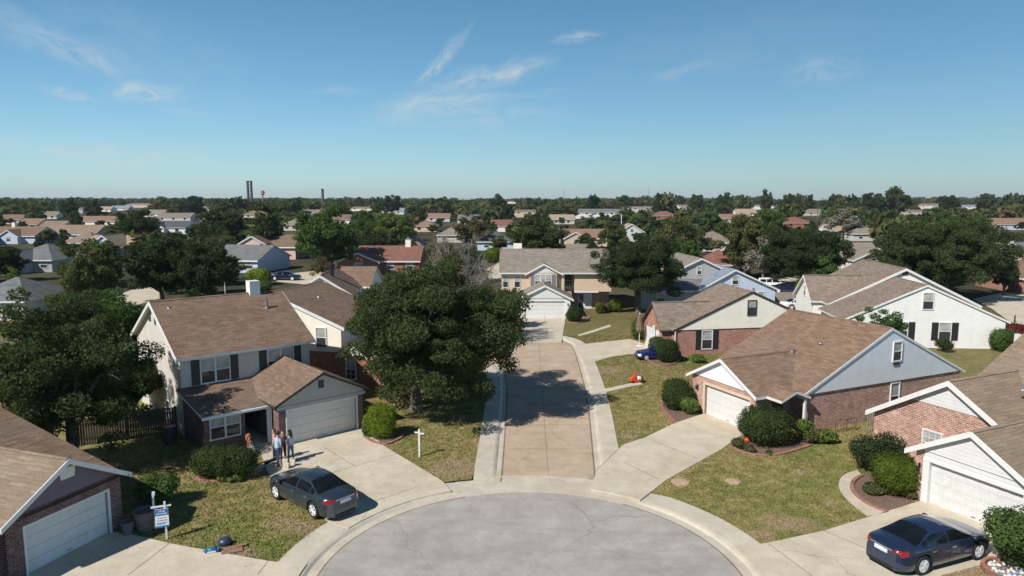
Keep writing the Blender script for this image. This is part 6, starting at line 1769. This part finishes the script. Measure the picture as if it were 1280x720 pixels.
# stones in the lower right bed
x, y = U(1262, 716)
t = thing('stone_bed', 'brick ring filled with white and blue stones at the lower right edge', 'planter', (x, y, 0)); m = MB(); m.lathe([(1.0, 0), (1.0, .18), (.84, .18), (.84, .02)], n=24); m.build('brick_ring', M['edging'], t)
rr = random.Random(9); m = MB()
for k in range(90):
    a, q = rr.uniform(0, 6.28), .8 * math.sqrt(rr.random()); r = rr.uniform(.05, .11)
    m.lathe([(r * .6, -.02), (r, .05), (r * .5, .11)], (math.cos(a) * q, math.sin(a) * q, .05), 6, m=rr.choice((0, 0, 1, 2)))
m.build('stones', [plain('stone_white', (.62, .62, .60), .8), plain('stone_blue', (.16, .22, .36), .8), plain('stone_brown', (.24, .16, .12), .8)], t)
# poles, stacks
def pole(label, px, py, Y, r, cross=None, mat='white_trim', name='street_lamp', cat='street lamp', h=None):
    X, z = at(px, py, Y)
    t = thing(name, label, cat, (X, Y, 0)); m = MB(); m.tube((0, 0, 0), (0, 0, z), r * 1.3, r, 8); m.build('pole', M[mat], t)
    if cross == 'lamp':
        m = MB(); m.path([(0, 0, z - .1), (-.9, 0, z + .25), (-1.5, 0, z + .2)], [.05, .045, .04], 6); m.build('arm', M[mat], t); m = MB(); m.box(-1.9, -1.35, -.12, .12, z + .08, z + .2); m.build('lamp_head', M[mat], t)
    elif cross:
        m = MB(); m.box(-1.1, 1.1, -.06, .06, z - .6, z - .45); m.build('cross_arm', M[mat], t)
    return t
pole('white street lamp beside the white gabled house with twin windows', 777, 268, 215, .11, 'lamp')
pole('wooden utility pole above the dull red hip roof', 1023, 250, 320, .16, True, 'bark', 'utility_pole', 'pole')
pole('thin mast standing over the skyline right of centre', 811, 234, 900, .25, None, 'grey_metal', 'mast', 'mast')
pole('thin far mast on the skyline above the tan house', 705, 238, 900, .22, None, 'grey_metal', 'mast', 'mast')
pole('black lamp post at the pale street end beyond the white house', 1269, 394, 84, .07, None, 'black', 'street_lamp', 'street lamp')
pole('slender white pole at the slate grey roofed house', 280, 338, 108, .07, None, 'white_trim', 'flag_pole', 'pole')
stk = plain('stack_dark', (.085, .075, .075), .8, var=.3, scale=.3)
def stack(label, px, top, wpx, Y, twin):
    X, z = at(px, top, Y); zc = Y * cP; w = wpx * zc / F
    t = thing('chimney_stack', label, 'stack', (X, Y, 0))
    for k in ((-1, 1) if twin else (0,)):
        m = MB(); r = w * (.21 if twin else .5); c = k * w * .29
        m.lathe([(r * 1.15, 0), (r, z * .5), (r * .92, z - .9), (r * 1.12, z - .8), (r * 1.12, z)], (c, 0, 0), 12); m.build('stack', stk, t)
    if twin:
        for q in range(7):
            m = MB(); zz = z * (.3 + q * .11); m.box(-w * .09, w * .09, -.4, .4, zz, zz + .7); m.build('tie', stk, t)
stack('dark twin industrial stacks rising above the left skyline', 311.5, 226, 7.5, 900, True)
stack('single dark industrial stack on the skyline right of the twin stacks', 403, 236, 3.6, 900, False)
X, z = at(328, 238, 900)
t = thing('water_tank', 'small red and white tank on the skyline between the stacks', 'tank', (X, 900, 0))
m = MB(); m.lathe([(1.0, 0), (.8, z - 6), (2.4, z - 4.6), (2.7, z - 2.4), (2.3, z - .8), (.6, z)], n=14); m.build('tank', plain('tank_red', (.42, .10, .08), .6), t)
m = MB(); m.lathe([(2.75, z - 3.9), (2.8, z - 3.2)], n=14); m.build('band', M['white_trim'], t)
# ------------------------------------------------------------------ sky and sun
SUN = Vector((-.735, -.678, 0)).normalized() * math.cos(rad(42.5)) + Vector((0, 0, math.sin(rad(42.5))))
sl = bpy.data.lights.new('sun', 'SUN'); sl.energy = 4.4; sl.angle = rad(.53); sl.color = (1, .955, .89)
so = bpy.data.objects.new('sun', sl); COL.objects.link(so)
so.rotation_euler = (-SUN).to_track_quat('-Z', 'Y').to_euler()
so.location = (-60, -30, 80)
w = bpy.data.worlds.new('World'); SC.world = w; w.use_nodes = True
w.node_tree.nodes.clear(); nt = NT(w.node_tree)
sky = nt.n('ShaderNodeTexSky', sky_type='NISHITA', sun_disc=False, sun_elevation=rad(42.5), sun_rotation=-math.atan2(SUN.x, SUN.y), altitude=50, air_density=1.0, dust_density=0.25, ozone_density=1.6)
d = nt.n('ShaderNodeTexCoord').outputs['Generated']
sp = nt.n('ShaderNodeSeparateXYZ', {0: d})
az = nt.math('ARCTAN2', sp.outputs[0], sp.outputs[1]); el = nt.math('ARCSINE', sp.outputs[2])
ae = nt.n('ShaderNodeCombineXYZ', {0: az, 1: el}).outputs[0]
wn = nt.n('ShaderNodeTexNoise', {'Vector': ae, 'Scale': 9.0, 'Detail': 4.0})
aw = nt.n('ShaderNodeVectorMath', {0: ae, 1: nt.n('ShaderNodeVectorMath', {0: nt.n('ShaderNodeVectorMath', {0: wn.outputs[1], 1: (.5, .5, .5)}, operation='SUBTRACT').outputs[0], 3: .05}, operation='SCALE').outputs[0]}, operation='ADD').outputs[0]
def cloud(px, py, L, W, ang, st, ns=1.0):
    dx, dy = (px - 640) / F, (360 - py) / F
    v = Vector((dx, cP + dy * sP, -sP + dy * cP)).normalized()
    a0, e0 = math.atan2(v.x, v.y), math.asin(v.z)
    # move to the streak's own frame, scaled so that its edge lies at length one
    q = nt.n('ShaderNodeVectorMath', {0: aw, 1: (a0, e0, 0)}, operation='SUBTRACT').outputs[0]
    q = nt.n('ShaderNodeVectorRotate', {'Vector': q, 'Angle': rad(-ang)}, rotation_type='Z_AXIS').outputs[0]
    q = nt.n('ShaderNodeVectorMath', {0: q, 1: (F / L, F / W, 0)}, operation='MULTIPLY').outputs[0]
    ln = nt.n('ShaderNodeVectorMath', {0: q}, operation='LENGTH').outputs['Value']
    nz = nt.noise(nt.n('ShaderNodeMapping', {'Vector': q, 'Location': (px * .1, py * .1, 0), 'Scale': (1.5 * ns, .9, 1)}).outputs[0], 1.6, 6, .62, .8)
    return nt.math('MULTIPLY', nt.math('MULTIPLY', nt.rng(ln, .1, 1.1, 1, 0, True), nt.rng(nz, .32, .74, 0, 1)), st)
tot = None
for c in [(70, 48, 95, 22, -22, 0.56), (128, 78, 30, 8, -42, 0.40), (84, 115, 34, 8, -8, 0.72), (182, 115, 44, 13, 3, 0.95), (135, 189, 135, 13, -4, 0.95), (240, 136, 40, 9, -5, 0.35),
          (548, 76, 62, 9, 46, 0.88), (548, 134, 110, 22, 7, 0.80), (625, 93, 80, 17, 16, 0.95), (560, 105, 60, 14, 30, 0.48), (718, 45, 40, 8, 8, 0.64), (850, 90, 50, 9, 6, 0.32), (1030, 92, 50, 20, 5, 0.35),
          (200, 60, 160, 50, -20, 0.16), (420, 118, 50, 8, 4, 0.29), (620, 150, 120, 20, 4, 0.32), (670, 118, 60, 8, 5, 0.24), (900, 60, 260, 60, 5, 0.11), (1150, 130, 200, 50, 5, 0.11)]:
    m_ = cloud(*c)
    tot = m_ if tot is None else nt.math('ADD', tot, m_)
skyc = nt.n('ShaderNodeHueSaturation', {'Hue': 0.494, 'Saturation': 1.0, 'Value': 1.0, 'Color': sky.outputs[0]}).outputs[0]
eldeg = nt.math('MULTIPLY', el, 180 / math.pi)
ramp = nt.n('ShaderNodeValToRGB', {0: nt.rng(eldeg, 0, 40, 0, 1)})
cr = ramp.color_ramp; cr.elements[0].color = (.47, .67, .91, 1); cr.elements[0].position = 0
cr.elements[1].color = (.18, .30, .39, 1); cr.elements[1].position = .8
e_ = cr.elements.new(.1); e_.color = (.50, .69, .84, 1)
e_ = cr.elements.new(.38); e_.color = (.46, .71, .80, 1)
tint = nt.mix(1.0, skyc, ramp.outputs[0], 'MULTIPLY')
tint = nt.mul(tint, nt.rng(az, -.75, .75, .84, 1.14))
colr = nt.mix(nt.math('MINIMUM', tot, .8), tint, (4.6, 5.2, 5.5))
bgn = nt.n('ShaderNodeBackground', {'Color': colr, 'Strength': .10})
nt.t.links.new(bgn.outputs[0], nt.n('ShaderNodeOutputWorld').inputs[0])
SC.view_settings.view_transform = 'Standard'; SC.view_settings.look = 'None'
SC.view_settings.exposure = 0.34; SC.view_settings.gamma = 1; SC.view_settings.use_curve_mapping = False
SC.cycles.max_bounces = 6; SC.cycles.diffuse_bounces = 3; SC.cycles.transmission_bounces = 3; SC.cycles.glossy_bounces = 3; SC.cycles.transparent_max_bounces = 4

# thin air over the whole suburb
m_ = bpy.data.materials.new('haze'); m_.use_nodes = True; m_.node_tree.nodes.clear(); nt = NT(m_.node_tree)
ho = nt.n('ShaderNodeOutputMaterial')
pv = nt.n('ShaderNodeVolumePrincipled', {'Color': (.80, .88, 1, 1), 'Density': .00007, 'Anisotropy': .0})
nt.t.links.new(pv.outputs[0], ho.inputs['Volume'])
hb = MB(); hb.box(-6500, 6500, -6500, 6500, -1.2, 62)
tag(hb.build('haze', m_), 'thin pale haze filling the air over the suburb', 'haze', kind='stuff')
SC.cycles.volume_bounces = 0; SC.cycles.volume_step_rate = 10
